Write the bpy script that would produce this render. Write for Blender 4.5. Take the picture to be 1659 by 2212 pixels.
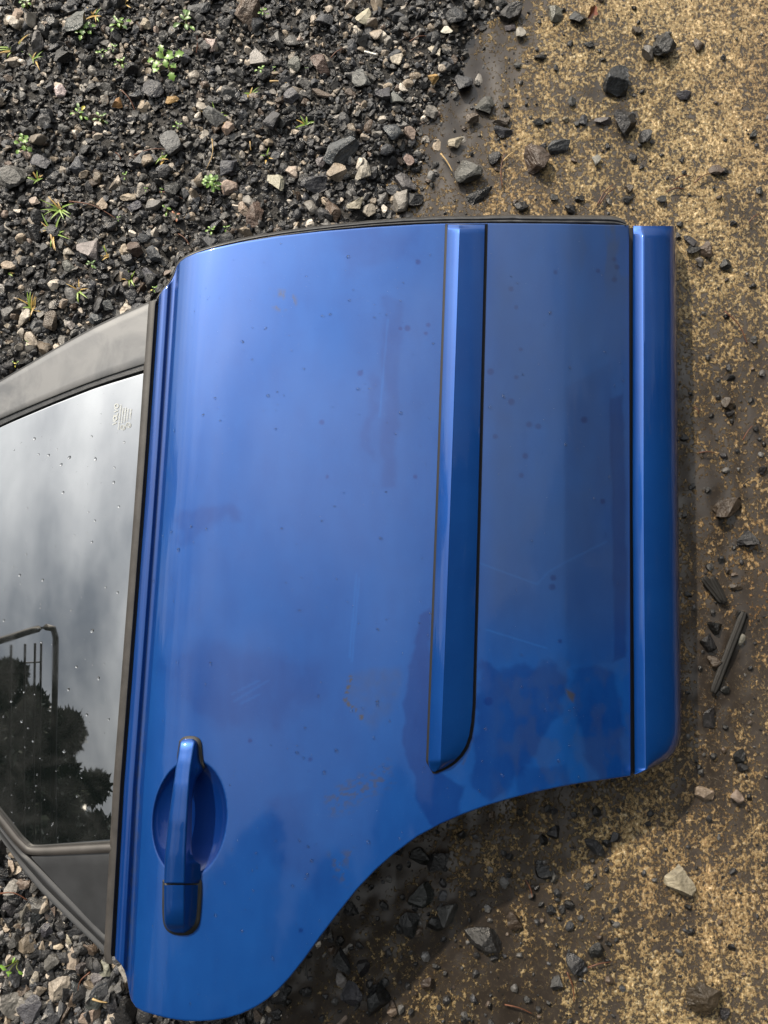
import bpy, bmesh, math, random
import numpy as np
from mathutils import Vector, Matrix

for o in list(bpy.data.objects):
    bpy.data.objects.remove(o)
scene = bpy.context.scene
COL = scene.collection
R = math.radians

# ------------------------------------------------------------------ camera
TILT = R(6.0)
DIST = 1.10
FPX = 1660.0                      # focal length in pixels of a 1659 x 2212 frame
CAM = np.array([0.0, -DIST * math.sin(TILT), DIST * math.cos(TILT)])
cam_d = bpy.data.cameras.new("camera")
cam_d.sensor_fit = 'HORIZONTAL'
cam_d.sensor_width = 36.0
cam_d.lens = 36.0 * FPX / 1659.0
cam_d.clip_start = 0.01
cam_d.clip_end = 200.0
cam = bpy.data.objects.new("camera", cam_d)
cam.location = CAM
cam.rotation_euler = (TILT, 0, 0)
COL.objects.link(cam)
scene.camera = cam

# ------------------------------------------------------------------ sky and sun
SUN_EL = R(37.0)
SUN_H = np.array([-0.55, 0.83]); SUN_H = SUN_H / np.linalg.norm(SUN_H)
SUN_DIR = Vector((SUN_H[0] * math.cos(SUN_EL), SUN_H[1] * math.cos(SUN_EL), math.sin(SUN_EL)))
world = bpy.data.worlds.new("World")
scene.world = world
world.use_nodes = True
wn, wl = world.node_tree.nodes, world.node_tree.links
wn.clear()
w_out = wn.new('ShaderNodeOutputWorld')
w_bg = wn.new('ShaderNodeBackground')
sky = wn.new('ShaderNodeTexSky')
sky.sky_type = 'NISHITA'
sky.sun_disc = False
sky.sun_elevation = SUN_EL
sky.sun_rotation = math.atan2(SUN_H[0], SUN_H[1])
sky.air_density = 1.0
sky.dust_density = 2.0
w_tc = wn.new('ShaderNodeTexCoord')
w_map = wn.new('ShaderNodeMapping')
w_map.inputs['Scale'].default_value = (1.2, 1.0, 3.2)
w_map.inputs['Rotation'].default_value = (0.2, 0.1, 0.5)
w_no = wn.new('ShaderNodeTexNoise')
w_no.inputs['Scale'].default_value = 1.9
w_no.inputs['Detail'].default_value = 5.0
w_no.inputs['Roughness'].default_value = 0.52
w_rmp = wn.new('ShaderNodeValToRGB')
w_rmp.color_ramp.elements[0].position = 0.34
w_rmp.color_ramp.elements[0].color = (2.8, 3.0, 3.1, 1)
w_rmp.color_ramp.elements[1].position = 0.66
w_rmp.color_ramp.elements[1].color = (16.0, 16.0, 15.4, 1)
w_mix = wn.new('ShaderNodeMix'); w_mix.data_type = 'RGBA'
w_mix.inputs[0].default_value = 0.72
wl.new(w_tc.outputs['Generated'], w_map.inputs['Vector'])
wl.new(w_map.outputs['Vector'], w_no.inputs['Vector'])
wl.new(w_no.outputs['Fac'], w_rmp.inputs['Fac'])
wl.new(sky.outputs['Color'], w_mix.inputs[6])
wl.new(w_rmp.outputs['Color'], w_mix.inputs[7])
# thin cloud is brighter towards the veiled sun
w_dot = wn.new('ShaderNodeVectorMath'); w_dot.operation = 'DOT_PRODUCT'
w_dot.inputs[1].default_value = SUN_DIR
wl.new(w_tc.outputs['Generated'], w_dot.inputs[0])
w_gl = wn.new('ShaderNodeValToRGB')
for e_ in range(3): w_gl.color_ramp.elements.new(0.5)
for e_, (p_, c_) in zip(w_gl.color_ramp.elements, ((0.0, 0.20), (0.30, 0.42), (0.60, 1.25), (0.85, 2.4), (1.0, 3.9))):
    e_.position = p_; e_.color = (c_, c_, c_, 1)
wl.new(w_dot.outputs['Value'], w_gl.inputs['Fac'])
w_mul = wn.new('ShaderNodeMix'); w_mul.data_type = 'RGBA'; w_mul.blend_type = 'MULTIPLY'
w_mul.inputs[0].default_value = 1.0
wl.new(w_mix.outputs[2], w_mul.inputs[6])
wl.new(w_gl.outputs['Color'], w_mul.inputs[7])
wl.new(w_mul.outputs[2], w_bg.inputs['Color'])
w_bg.inputs['Strength'].default_value = 0.085
wl.new(w_bg.outputs['Background'], w_out.inputs['Surface'])

sun_d = bpy.data.lights.new("sun", 'SUN')
sun_d.energy = 5.0
sun_d.angle = R(0.9)
sun_d.color = (1.0, 0.88, 0.71)
sun = bpy.data.objects.new("sun", sun_d)
sun.rotation_euler = SUN_DIR.to_track_quat('Z', 'Y').to_euler()
sun.location = SUN_DIR * 5
COL.objects.link(sun)

scene.view_settings.view_transform = 'Standard'
scene.view_settings.look = 'None'
scene.view_settings.gamma = 1.0
scene.view_settings.use_curve_mapping = False
scene.view_settings.exposure = 0.0

# ------------------------------------------------------------------ helpers
rng = np.random.default_rng(7)
random.seed(7)
_ct, _st = math.cos(TILT), math.sin(TILT)

def P(u, v, z=0.0):
    """point of the photograph (1659 x 2212 frame) at height z -> world (n,3)"""
    u = np.asarray(u, float); v = np.asarray(v, float); z = np.asarray(z, float)
    u, v, z = np.broadcast_arrays(u, v, z)
    cx = (u - 829.5) / FPX; cy = -(v - 1106.0) / FPX; cz = -np.ones_like(cx)
    dy = cy * _ct - cz * _st
    dz = cy * _st + cz * _ct
    t = (z - CAM[2]) / dz
    return np.stack([cx * t, CAM[1] + dy * t, z], -1)

def pxm(u, v, z=0.0):
    """metres per pixel there"""
    a = P(u, v, z)
    return float(np.linalg.norm(a - CAM)) / math.sqrt(FPX ** 2 + (u - 829.5) ** 2 + (v - 1106) ** 2)

def tag(o, label=None, cat=None, group=None, kind=None):
    if label: o["label"] = label
    if cat: o["category"] = cat
    if group: o["group"] = group
    if kind: o["kind"] = kind
    return o

def empty(name, loc=(0, 0, 0)):
    o = bpy.data.objects.new(name, None)
    o.empty_display_size = 0.05
    o.location = loc
    COL.objects.link(o)
    return o

def mesh_obj(name, verts, faces, mat, parent=None, smooth=True):
    me = bpy.data.meshes.new(name)
    me.from_pydata([tuple(map(float, p)) for p in verts], [], faces)
    me.update()
    if smooth:
        me.polygons.foreach_set('use_smooth', np.ones(len(me.polygons), bool))
    if mat: me.materials.append(mat)
    o = bpy.data.objects.new(name, me)
    COL.objects.link(o)
    if parent: o.parent = parent
    return o

def np_mesh(name, V, F, mat, smooth=False):
    """fast mesh from arrays, all faces with the same count of corners"""
    me = bpy.data.meshes.new(name)
    nf, k = F.shape
    me.vertices.add(len(V)); me.vertices.foreach_set('co', V.astype(np.float32).ravel())
    me.loops.add(nf * k); me.loops.foreach_set('vertex_index', F.astype(np.int32).ravel())
    me.polygons.add(nf)
    me.polygons.foreach_set('loop_start', np.arange(0, nf * k, k, dtype=np.int32))
    me.polygons.foreach_set('loop_total', np.full(nf, k, np.int32))
    me.update(calc_edges=True)
    me.polygons.foreach_set('use_smooth', np.full(nf, smooth, bool))
    if mat: me.materials.append(mat)
    o = bpy.data.objects.new(name, me)
    COL.objects.link(o)
    return o

def attr(o, name, vals):
    a = o.data.attributes.new(name, 'FLOAT', 'POINT')
    a.data.foreach_set('value', np.asarray(vals, np.float32).ravel())

def attr_col(o, name, vals):
    a = o.data.color_attributes.new(name, 'FLOAT_COLOR', 'POINT')
    v = np.asarray(vals, np.float32)
    v4 = np.ones((len(v), 4), np.float32); v4[:, :3] = v[:, :3]
    a.data.foreach_set('color', v4.ravel())

def resample(pts, n):
    pts = np.asarray(pts, float)
    d = np.r_[0, np.cumsum(np.linalg.norm(np.diff(pts, axis=0), axis=1))]
    t = np.linspace(0, d[-1], n)
    return np.stack([np.interp(t, d, pts[:, i]) for i in range(pts.shape[1])], -1)

def smoothline(pts, n, it=1):
    """Chaikin-rounded then resampled line"""
    pts = np.asarray(pts, float)
    for _ in range(it):
        q = 0.75 * pts[:-1] + 0.25 * pts[1:]
        r = 0.25 * pts[:-1] + 0.75 * pts[1:]
        m = np.empty((2 * len(q), pts.shape[1])); m[0::2] = q; m[1::2] = r
        pts = np.vstack([pts[:1], m, pts[-1:]])
    return resample(pts, n)

def loft(name, rails, mat, parent=None, smooth=True, closed=False, caps=False, auto=None):
    """surface through a list of 3D lines with equal point counts"""
    m, n = len(rails), len(rails[0])
    V = np.vstack(rails)
    F = []
    for j in range(m if closed else m - 1):
        a, b = j * n, ((j + 1) % m) * n
        for i in range(n - 1):
            F.append((a + i, a + i + 1, b + i + 1, b + i))
    if caps:
        F.append(tuple(j * n for j in range(m)))
        F.append(tuple(j * n + n - 1 for j in reversed(range(m))))
    o = mesh_obj(name, V, F, mat, parent, smooth)
    bm = bmesh.new(); bm.from_mesh(o.data)
    bmesh.ops.recalc_face_normals(bm, faces=bm.faces)
    bm.to_mesh(o.data); bm.free()
    if auto is not None:
        ang = o.data.attributes.new('sharp_edge', 'BOOLEAN', 'EDGE')
        bm = bmesh.new(); bm.from_mesh(o.data)
        sh = [(len(e.link_faces) == 2 and e.calc_face_angle(0) > R(auto)) for e in bm.edges]
        bm.free()
        ang.data.foreach_set('value', sh)
    return o

def ngrid(shape, cell, seed):
    """smooth value noise on a pixel grid: shape (h,w) of coordinates given as arrays"""
    pass

class Noise2:
    def __init__(s, seed):
        s.g = np.random.default_rng(seed).random((257, 257))
        s.g[256] = s.g[0]; s.g[:, 256] = s.g[:, 0]
    def __call__(s, x, y):
        xi = np.floor(x); yi = np.floor(y)
        fx = x - xi; fy = y - yi
        fx = fx * fx * (3 - 2 * fx); fy = fy * fy * (3 - 2 * fy)
        a = xi.astype(int) % 256; b = yi.astype(int) % 256
        g = s.g
        return (g[b, a] * (1 - fx) + g[b, a + 1] * fx) * (1 - fy) + (g[b + 1, a] * (1 - fx) + g[b + 1, a + 1] * fx) * fy
    def fbm(s, x, y, o=4, gain=0.5):
        t = 0; amp = 1; tot = 0
        for i in range(o):
            t = t + amp * s(x * 2 ** i + 17.3 * i, y * 2 ** i + 9.1 * i); tot += amp; amp *= gain
        return t / tot
N1, N2, N3 = Noise2(1), Noise2(2), Noise2(3)

def sstep(a, b, x):
    t = np.clip((x - a) / (b - a), 0, 1)
    return t * t * (3 - 2 * t)

# ------------------------------------------------------------------ materials
def new_mat(name):
    m = bpy.data.materials.new(name)
    m.use_nodes = True
    nt = m.node_tree
    b = nt.nodes['Principled BSDF']
    return m, nt, nt.nodes, nt.links, b

def noise_node(nt, scale, detail=4, rough=0.5, vec=None, dist=0.0):
    n = nt.nodes.new('ShaderNodeTexNoise')
    n.inputs['Scale'].default_value = scale
    n.inputs['Detail'].default_value = detail
    n.inputs['Roughness'].default_value = rough
    n.inputs['Distortion'].default_value = dist
    if vec is not None: nt.links.new(vec, n.inputs['Vector'])
    return n

def ramp(nt, src, stops, interp='LINEAR'):
    r = nt.nodes.new('ShaderNodeValToRGB')
    cr = r.color_ramp; cr.interpolation = interp
    while len(cr.elements) < len(stops): cr.elements.new(0.5)
    for e, (p, c) in zip(cr.elements, stops):
        e.position = p
        e.color = (c, c, c, 1) if isinstance(c, (int, float)) else (*c, 1)
    nt.links.new(src, r.inputs['Fac'])
    return r

def mixc(nt, fac, a, b, blend='MIX'):
    m = nt.nodes.new('ShaderNodeMix'); m.data_type = 'RGBA'; m.blend_type = blend
    for sock, val in ((m.inputs[0], fac), (m.inputs[6], a), (m.inputs[7], b)):
        if isinstance(val, bpy.types.NodeSocket): nt.links.new(val, sock)
        elif isinstance(val, (int, float)): sock.default_value = val
        else: sock.default_value = (*val, 1)
    return m.outputs[2]

def math_node(nt, op, a, b=None, clamp=False):
    m = nt.nodes.new('ShaderNodeMath'); m.operation = op; m.use_clamp = clamp
    for i, val in enumerate((a, b)):
        if val is None: continue
        if isinstance(val, bpy.types.NodeSocket): nt.links.new(val, m.inputs[i])
        else: m.inputs[i].default_value = val
    return m.outputs[0]

def bump(nt, height, strength, dist, b, normal=None):
    n = nt.nodes.new('ShaderNodeBump')
    n.inputs['Strength'].default_value = strength
    n.inputs['Distance'].default_value = dist
    nt.links.new(height, n.inputs['Height'])
    if normal is not None: nt.links.new(normal, n.inputs['Normal'])
    if b is not None: nt.links.new(n.outputs['Normal'], b.inputs['Normal'])
    return n.outputs['Normal']

def get_attr(nt, name, col=False):
    a = nt.nodes.new('ShaderNodeAttribute'); a.attribute_name = name
    return a.outputs['Color'] if col else a.outputs['Fac']

def obj_coord(nt):
    return nt.nodes.new('ShaderNodeTexCoord').outputs['Object']

PAINT_CLEAN = (0.0006, 0.028, 0.18)  # clean paint; also the tone of the dark reflections painted on the skin
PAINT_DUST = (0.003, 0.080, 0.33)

def make_paint(name, use_attr):
    m, nt, nodes, links, b = new_mat(name)
    co = obj_coord(nt)
    fine = noise_node(nt, 420, 3, 0.6, co)
    mid = noise_node(nt, 26, 6, 0.62, co)
    big = noise_node(nt, 5, 3, 0.5, co)
    if use_attr:
        film = get_attr(nt, 'film')  # dust film, thinned too where dark reflections are painted
        dirt = get_attr(nt, 'dirt')
    else:
        film = math_node(nt, 'ADD', 0.25, math_node(nt, 'MULTIPLY', big.outputs['Fac'], 0.5))
        st = noise_node(nt, 14, 7, 0.7, co)
        dirt = ramp(nt, st.outputs['Fac'], [(0.66, 0.0), (0.80, 0.45)]).outputs['Color']
    f2 = math_node(nt, 'ADD', film, math_node(nt, 'MULTIPLY', math_node(nt, 'SUBTRACT', mid.outputs['Fac'], 0.5), 0.30))
    f3 = math_node(nt, 'ADD', f2, math_node(nt, 'MULTIPLY', math_node(nt, 'SUBTRACT', fine.outputs['Fac'], 0.5), 0.12), True)
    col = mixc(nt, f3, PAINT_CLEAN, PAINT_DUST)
    col = mixc(nt, dirt, col, (0.046, 0.060, 0.088))
    if use_attr: col = mixc(nt, get_attr(nt, 'stain'), col, (0.052, 0.048, 0.046))
    speck = ramp(nt, noise_node(nt, 900, 2, 0.5, co).outputs['Fac'], [(0.745, 0.0), (0.78, 0.5)]).outputs['Color']
    col = mixc(nt, speck, col, (0.32, 0.34, 0.36))
    links.new(col, b.inputs['Base Color'])
    b.inputs['Metallic'].default_value = 0.45 if use_attr else 0.65
    rr = math_node(nt, 'ADD', 0.36, math_node(nt, 'MULTIPLY', f3, 0.16))
    links.new(rr, b.inputs['Roughness'])
    b.inputs['Coat Weight'].default_value = 1.0
    b.inputs['Coat IOR'].default_value = 1.46
    cr = math_node(nt, 'ADD', 0.025, math_node(nt, 'MULTIPLY', math_node(nt, 'MAXIMUM', f3, dirt), 0.055))
    links.new(cr, b.inputs['Coat Roughness'])
    cw = math_node(nt, 'SUBTRACT', 1.0, math_node(nt, 'MULTIPLY', dirt, 0.7))
    links.new(cw, b.inputs['Coat Weight'])
    bump(nt, fine.outputs['Fac'], 0.05, 0.0004, b)
    return m

M_PAINT = make_paint('blue_paint_dusty', True)
M_PAINT2 = make_paint('blue_paint_trim', False)

def simple(name, color, rough, metallic=0.0, bscale=0, bstr=0.2, var=0.0, vscale=20, spec=0.5, dust=None):
    m, nt, nodes, links, b = new_mat(name)
    co = obj_coord(nt)
    b.inputs['Roughness'].default_value = rough
    b.inputs['Metallic'].default_value = metallic
    b.inputs['Specular IOR Level'].default_value = spec
    c = None
    if var:
        n = noise_node(nt, vscale, 6, 0.6, co)
        lo = tuple(x * (1 - var) for x in color); hi = tuple(min(1, x * (1 + var)) for x in color)
        c = ramp(nt, n.outputs['Fac'], [(0.3, lo), (0.7, hi)]).outputs['Color']
    if dust:
        n = noise_node(nt, dust[1], 6, 0.6, co, 0.6)
        f = ramp(nt, n.outputs['Fac'], [(0.42, 0.0), (0.62, dust[2])]).outputs['Color']
        c = mixc(nt, f, c if c is not None else color, dust[0])
    if c is not None: links.new(c, b.inputs['Base Color'])
    else: b.inputs['Base Color'].default_value = (*color, 1)
    if bscale:
        n = noise_node(nt, bscale, 4, 0.6, co)
        bump(nt, n.outputs['Fac'], bstr, 0.001, b)
    return m

M_RUBBER = simple('black_rubber', (0.040, 0.040, 0.041), 0.36, bscale=500, bstr=0.3, var=0.4, vscale=90)
M_BELT = simple('belt_rubber_worn', (0.045, 0.041, 0.038), 0.50, bscale=700, bstr=0.1, var=0.3, vscale=40)
M_PLASTIC = simple('satin_grey_plastic', (0.085, 0.086, 0.088), 0.30, bscale=900, bstr=0.04, dust=((0.17, 0.168, 0.165), 14, 0.9), spec=0.9)
M_PLASTIC_DARK = simple('dark_plastic', (0.024, 0.025, 0.027), 0.42, bscale=900, bstr=0.1, var=0.25, vscale=30)
M_BLACK = simple('black_gap', (0.006, 0.006, 0.007), 0.6)
M_INNER = simple('primer_inner_shell', (0.012, 0.014, 0.022), 0.55, var=0.4, vscale=25)
M_GASKET = simple('handle_gasket', (0.020, 0.020, 0.020), 0.6, var=0.3, vscale=80)

# glass
M_GLASS, nt, nodes, links, b = new_mat('tinted_glass')
co = obj_coord(nt)
b.inputs['Base Color'].default_value = (0.006, 0.008, 0.008, 1)
b.inputs['IOR'].default_value = 4.3
n1 = noise_node(nt, 18, 7, 0.62, co, 0.8)
n2 = noise_node(nt, 60, 4, 0.6, co)
fm = ramp(nt, n1.outputs['Fac'], [(0.40, 0.0), (0.72, 1.0)]).outputs['Color']
links.new(mixc(nt, fm, (0.006, 0.008, 0.008), (0.030, 0.032, 0.032)), b.inputs['Base Color'])
links.new(math_node(nt, 'ADD', 0.004, math_node(nt, 'MULTIPLY', fm, 0.035)), b.inputs['Roughness'])

M_ETCH = simple('etched_glass', (0.46, 0.48, 0.47), 0.7)

# water drops
M_DROP, nt, nodes, links, b = new_mat('water_drop')
b.inputs['Base Color'].default_value = (1, 1, 1, 1)
b.inputs['Roughness'].default_value = 0.0
b.inputs['IOR'].default_value = 1.33
b.inputs['Transmission Weight'].default_value = 1.0

# stones: tone comes from the object's colour
def make_stone(name, src):
    m, nt, nodes, links, b = new_mat(name)
    tc = nodes.new('ShaderNodeTexCoord')
    if src == 'object':
        oi = nodes.new('ShaderNodeObjectInfo')
        tone = oi.outputs['Color']
        add = nodes.new('ShaderNodeVectorMath'); add.operation = 'ADD'
        cmb = nodes.new('ShaderNodeCombineXYZ')
        links.new(math_node(nt, 'MULTIPLY', oi.outputs['Random'], 40.0), cmb.inputs[0])
        links.new(tc.outputs['Object'], add.inputs[0]); links.new(cmb.outputs[0], add.inputs[1])
        co = add.outputs[0]
    else:
        tone = get_attr(nt, 'tone', True)
        co = tc.outputs['Object']
    n1 = noise_node(nt, 70, 6, 0.65, co)
    n2 = noise_node(nt, 380, 4, 0.65, co)
    n3 = noise_node(nt, 30, 3, 0.5, co)
    v = ramp(nt, n1.outputs['Fac'], [(0.28, 0.5), (0.72, 1.6)])
    col = mixc(nt, 1.0, tone, v.outputs['Color'], 'MULTIPLY')
    sp = ramp(nt, n2.outputs['Fac'], [(0.60, 0.0), (0.74, 0.55)]).outputs['Color']
    col = mixc(nt, sp, col, mixc(nt, 0.5, tone, (0.30, 0.27, 0.23)))
    links.new(col, b.inputs['Base Color'])
    links.new(ramp(nt, n3.outputs['Fac'], [(0.35, 0.20), (0.65, 0.50)]).outputs['Color'], b.inputs['Roughness'])
    b.inputs['Specular IOR Level'].default_value = 0.5
    h = math_node(nt, 'ADD', math_node(nt, 'MULTIPLY', n1.outputs['Fac'], 1.0), math_node(nt, 'MULTIPLY', n2.outputs['Fac'], 0.25))
    bump(nt, h, 0.8, 0.005, b)
    return m
M_STONE = make_stone('stone', 'object')
M_GRAVEL = make_stone('gravel', 'attr')

# soil
M_SOIL, nt, nodes, links, b = new_mat('dark_soil')
co = obj_coord(nt)
n1 = noise_node(nt, 40, 7, 0.7, co); n2 = noise_node(nt, 260, 4, 0.7, co); n3 = noise_node(nt, 7, 4, 0.6, co)
c = ramp(nt, n1.outputs['Fac'], [(0.3, (0.006, 0.0055, 0.005)), (0.7, (0.020, 0.017, 0.0145))]).outputs['Color']
c = mixc(nt, ramp(nt, n3.outputs['Fac'], [(0.56, 0.0), (0.70, 0.5)]).outputs['Color'], c, (0.030, 0.030, 0.010))
links.new(c, b.inputs['Base Color'])
b.inputs['Roughness'].default_value = 0.6
bump(nt, math_node(nt, 'ADD', n1.outputs['Fac'], math_node(nt, 'MULTIPLY', n2.outputs['Fac'], 0.5)), 0.9, 0.006, b)

# worn wet concrete
M_CONC, nt, nodes, links, b = new_mat('worn_wet_concrete')
co = obj_coord(nt)
map1 = nodes.new('ShaderNodeMapping'); map1.inputs['Scale'].default_value = (1.0, 0.8, 1.0)
links.new(co, map1.inputs['Vector'])
c1 = map1.outputs['Vector']
nA = noise_node(nt, 180, 9, 0.73, c1, 0.0)
nB = noise_node(nt, 7.0, 4, 0.55, c1)
nC = noise_node(nt, 300, 4, 0.65, c1)
nD = noise_node(nt, 46, 5, 0.62, c1, 0.5)
nE = noise_node(nt, 3.0, 2, 0.5, c1)
expo = get_attr(nt, 'expose')
lvl = math_node(nt, 'ADD', nA.outputs['Fac'], math_node(nt, 'MULTIPLY', math_node(nt, 'SUBTRACT', nB.outputs['Fac'], 0.5), 0.30))
lvl = math_node(nt, 'ADD', lvl, math_node(nt, 'MULTIPLY', math_node(nt, 'SUBTRACT', nD.outputs['Fac'], 0.5), 0.42))
lvl = math_node(nt, 'ADD', lvl, expo)
msk = ramp(nt, lvl, [(0.502, 0.0), (0.556, 1.0)]).outputs['Color']
halo = ramp(nt, lvl, [(0.42, 0.0), (0.56, 1.0)]).outputs['Color']
nF = noise_node(nt, 620, 3, 0.7, c1)
crm = ramp(nt, nC.outputs['Fac'], [(0.28, (0.15, 0.10, 0.055)), (0.42, (0.42, 0.285, 0.135)), (0.54, (0.66, 0.49, 0.245)), (0.68, (0.80, 0.68, 0.46)), (0.80, (0.86, 0.83, 0.75))]).outputs['Color']
crm = mixc(nt, ramp(nt, nE.outputs['Fac'], [(0.40, 0.0), (0.66, 0.6)]).outputs['Color'], crm, mixc(nt, 1.0, crm, (0.84, 0.72, 0.70), 'MULTIPLY'))
pit = ramp(nt, nF.outputs['Fac'], [(0.34, 1.0), (0.44, 0.0)]).outputs['Color']
crm = mixc(nt, math_node(nt, 'MULTIPLY', pit, 0.55), crm, (0.10, 0.075, 0.055))
mud = ramp(nt, nB.outputs['Fac'], [(0.3, (0.026, 0.021, 0.018)), (0.7, (0.064, 0.052, 0.043))]).outputs['Color']
grain = ramp(nt, nF.outputs['Fac'], [(0.60, 0.0), (0.74, 0.6)]).outputs['Color']
mud = mixc(nt, grain, mud, (0.15, 0.115, 0.08))
mud = mixc(nt, get_attr(nt, 'wet'), mud, (0.020, 0.016, 0.013))
mud = mixc(nt, halo, mud, mixc(nt, 0.13, mud, crm))
ru = noise_node(nt, 2.6, 5, 0.6, c1)
rust = ramp(nt, ru.outputs['Fac'], [(0.62, 0.0), (0.72, 0.6)]).outputs['Color']
crm = mixc(nt, rust, crm, mixc(nt, 1.0, crm, (1.0, 0.72, 0.42), 'MULTIPLY'))
links.new(mixc(nt, msk, mud, crm), b.inputs['Base Color'])
links.new(mixc(nt, msk, mixc(nt, get_attr(nt, 'wet'), (0.46, 0.46, 0.46), (0.14, 0.14, 0.14)), (0.42, 0.42, 0.42)), b.inputs['Roughness'])
h = math_node(nt, 'ADD', math_node(nt, 'MULTIPLY', ramp(nt, lvl, [(0.475, 0.0), (0.66, 1.0)]).outputs['Color'], 1.2), math_node(nt, 'MULTIPLY', math_node(nt, 'MULTIPLY', nC.outputs['Fac'], msk), 0.7))
h = math_node(nt, 'ADD', h, math_node(nt, 'MULTIPLY', math_node(nt, 'MULTIPLY', nF.outputs['Fac'], msk), 0.3))
bump(nt, h, 0.95, 0.0034, b)

M_STEM = simple('weed_stem', (0.14, 0.17, 0.03), 0.5)
M_WOOD = simple('black_wet_stick', (0.007, 0.006, 0.005), 0.68, var=0.5, vscale=60, bscale=300, bstr=0.5)
M_NEEDLE = simple('brown_needle', (0.11, 0.040, 0.018), 0.5, var=0.5, vscale=40)
M_STRAW = simple('straw', (0.42, 0.29, 0.13), 0.55, var=0.4, vscale=60)
M_STEEL = simple('zinc_screw', (0.62, 0.60, 0.55), 0.4, metallic=0.7)

def leaf_mat(name, c1, c2):
    m, nt, nodes, links, b = new_mat(name)
    co = obj_coord(nt)
    n = noise_node(nt, 160, 4, 0.6, co)
    links.new(ramp(nt, n.outputs['Fac'], [(0.3, c1), (0.7, c2)]).outputs['Color'], b.inputs['Base Color'])
    b.inputs['Roughness'].default_value = 0.38
    b.inputs['Subsurface Weight'].default_value = 0.0
    return m
M_LEAF = leaf_mat('weed_leaf', (0.08, 0.19, 0.022), (0.20, 0.33, 0.055))
M_LEAF2 = leaf_mat('weed_leaf_dull', (0.06, 0.14, 0.035), (0.16, 0.25, 0.075))
M_LEAFY = leaf_mat('weed_leaf_yellow', (0.40, 0.38, 0.04), (0.58, 0.50, 0.07))
M_LEAFR = leaf_mat('weed_leaf_red', (0.30, 0.11, 0.06), (0.46, 0.22, 0.12))
M_GRASS = leaf_mat('grass_blade', (0.10, 0.20, 0.025), (0.26, 0.36, 0.06))
M_GRASSY = leaf_mat('dry_grass_blade', (0.34, 0.20, 0.05), (0.50, 0.36, 0.10))
M_FOL = leaf_mat('conifer_foliage', (0.006, 0.016, 0.008), (0.022, 0.042, 0.020))
M_BARK = simple('bark', (0.035, 0.026, 0.02), 0.8, var=0.4, vscale=12)

# ------------------------------------------------------------------ where the gravel ends
GB_V = np.array([-600, -200, 0, 100, 200, 300, 380, 440, 520, 900, 1500, 1900, 1960, 2050, 2150, 2212, 2400, 2900], float)
GB_U = np.array([1330, 1200, 1120, 1085, 1045, 985, 935, 905, 880, 850, 830, 800, 765, 700, 650, 615, 545, 400], float)
_gb = P(GB_U, GB_V, 0.0)
_o = np.argsort(_gb[:, 1])
GBY, GBX = _gb[_o, 1], _gb[_o, 0]
def gravel_d(x, y):
    """metres inside the gravel (positive) from its ragged edge"""
    return np.interp(y, GBY, GBX) - x + (N1.fbm(x * 14, y * 14, 3) - 0.5) * 0.11

# ------------------------------------------------------------------ ground
def graded(lo, hi, step, far):
    c = np.arange(lo, hi + step / 2, step)
    g = []; s = step; p = hi
    while p < far: s *= 1.5; p += s; g.append(p)
    h = []; s = step; p = lo
    while p > -far: s *= 1.5; p -= s; h.append(p)
    return np.r_[h[::-1], c, g]

def sheet(name, xs, ys, zf, mat):
    X, Y = np.meshgrid(xs, ys)
    Z = zf(X, Y)
    V = np.stack([X, Y, Z], -1).reshape(-1, 3)
    h, w = X.shape
    i = np.arange(h * w).reshape(h, w)
    F = np.stack([i[:-1, :-1], i[:-1, 1:], i[1:, 1:], i[1:, :-1]], -1).reshape(-1, 4)
    return np_mesh(name, V, F, mat, True), V

def conc_z(x, y):
    near = np.exp(-(x ** 2 + y ** 2) / 4.0)
    r = (N2.fbm(x * 9, y * 9, 4) - 0.5) * 0.007 + (N3.fbm(x * 55, y * 55, 3) - 0.5) * 0.0030
    rid = np.sin((x * 1.0 + y * 0.05) * 2 * np.pi / 0.042 + 3.0 * N1(x * 5, y * 3)) * 0.0006
    return (r + rid) * near

conc, CV = sheet('concrete_slab', graded(-0.25, 0.72, 0.0055, 14), graded(-0.80, 0.85, 0.006, 14), conc_z, M_CONC)
x, y = CV[:, 0], CV[:, 1]
puv_y = y
expose = 0.008 + 0.055 * sstep(0.1, 0.5, y) * sstep(0.1, 0.45, x) + 0.05 * sstep(-0.25, -0.6, y) * sstep(0.25, 0.5, x)
# muddy fringe beside the gravel and the wet drip band round the door
gd = np.interp(y, GBY, GBX) - x
expose -= 0.09 * sstep(-0.09, 0.01, gd)
pr = P(np.array([1455, 1470, 1470]), np.array([488, 1100, 1640]), 0.0)
xr = np.interp(y, pr[::-1, 1], pr[::-1, 0])
band = sstep(0.16, 0.0, np.abs(x - xr - 0.04)) * sstep(0.30, 0.18, y) * sstep(-0.50, -0.30, y)
low = sstep(-0.28, -0.40, y) * sstep(0.42, 0.10, x)
expose -= 0.065 * band + 0.055 * low
expose += 0.10 * (N3.fbm(x * 6 + 3, y * 2.2, 3) - 0.5)
rib = np.sin((x + 0.06 * y) * 2 * np.pi / 0.040 + 2.5 * N1(x * 6, y * 2.5))
expose += (0.018 * rib * (0.4 + 1.2 * N3(x * 9, y * 4)) + 0.06 * (N2.fbm(x * 40, y * 5, 3) - 0.5)) * (0.35 + 0.65 * sstep(0.2, -0.3, y))
attr(conc, 'expose', expose)
attr(conc, 'wet', np.clip(0.85 * band + 0.95 * low + 0.5 * sstep(-0.05, 0.03, gd), 0, 1) * (0.5 + 0.6 * N2.fbm(x * 18, y * 18, 3)))
tag(conc, 'worn wet concrete slab with cream patches showing through brown mud', 'concrete', kind='structure')

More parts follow.
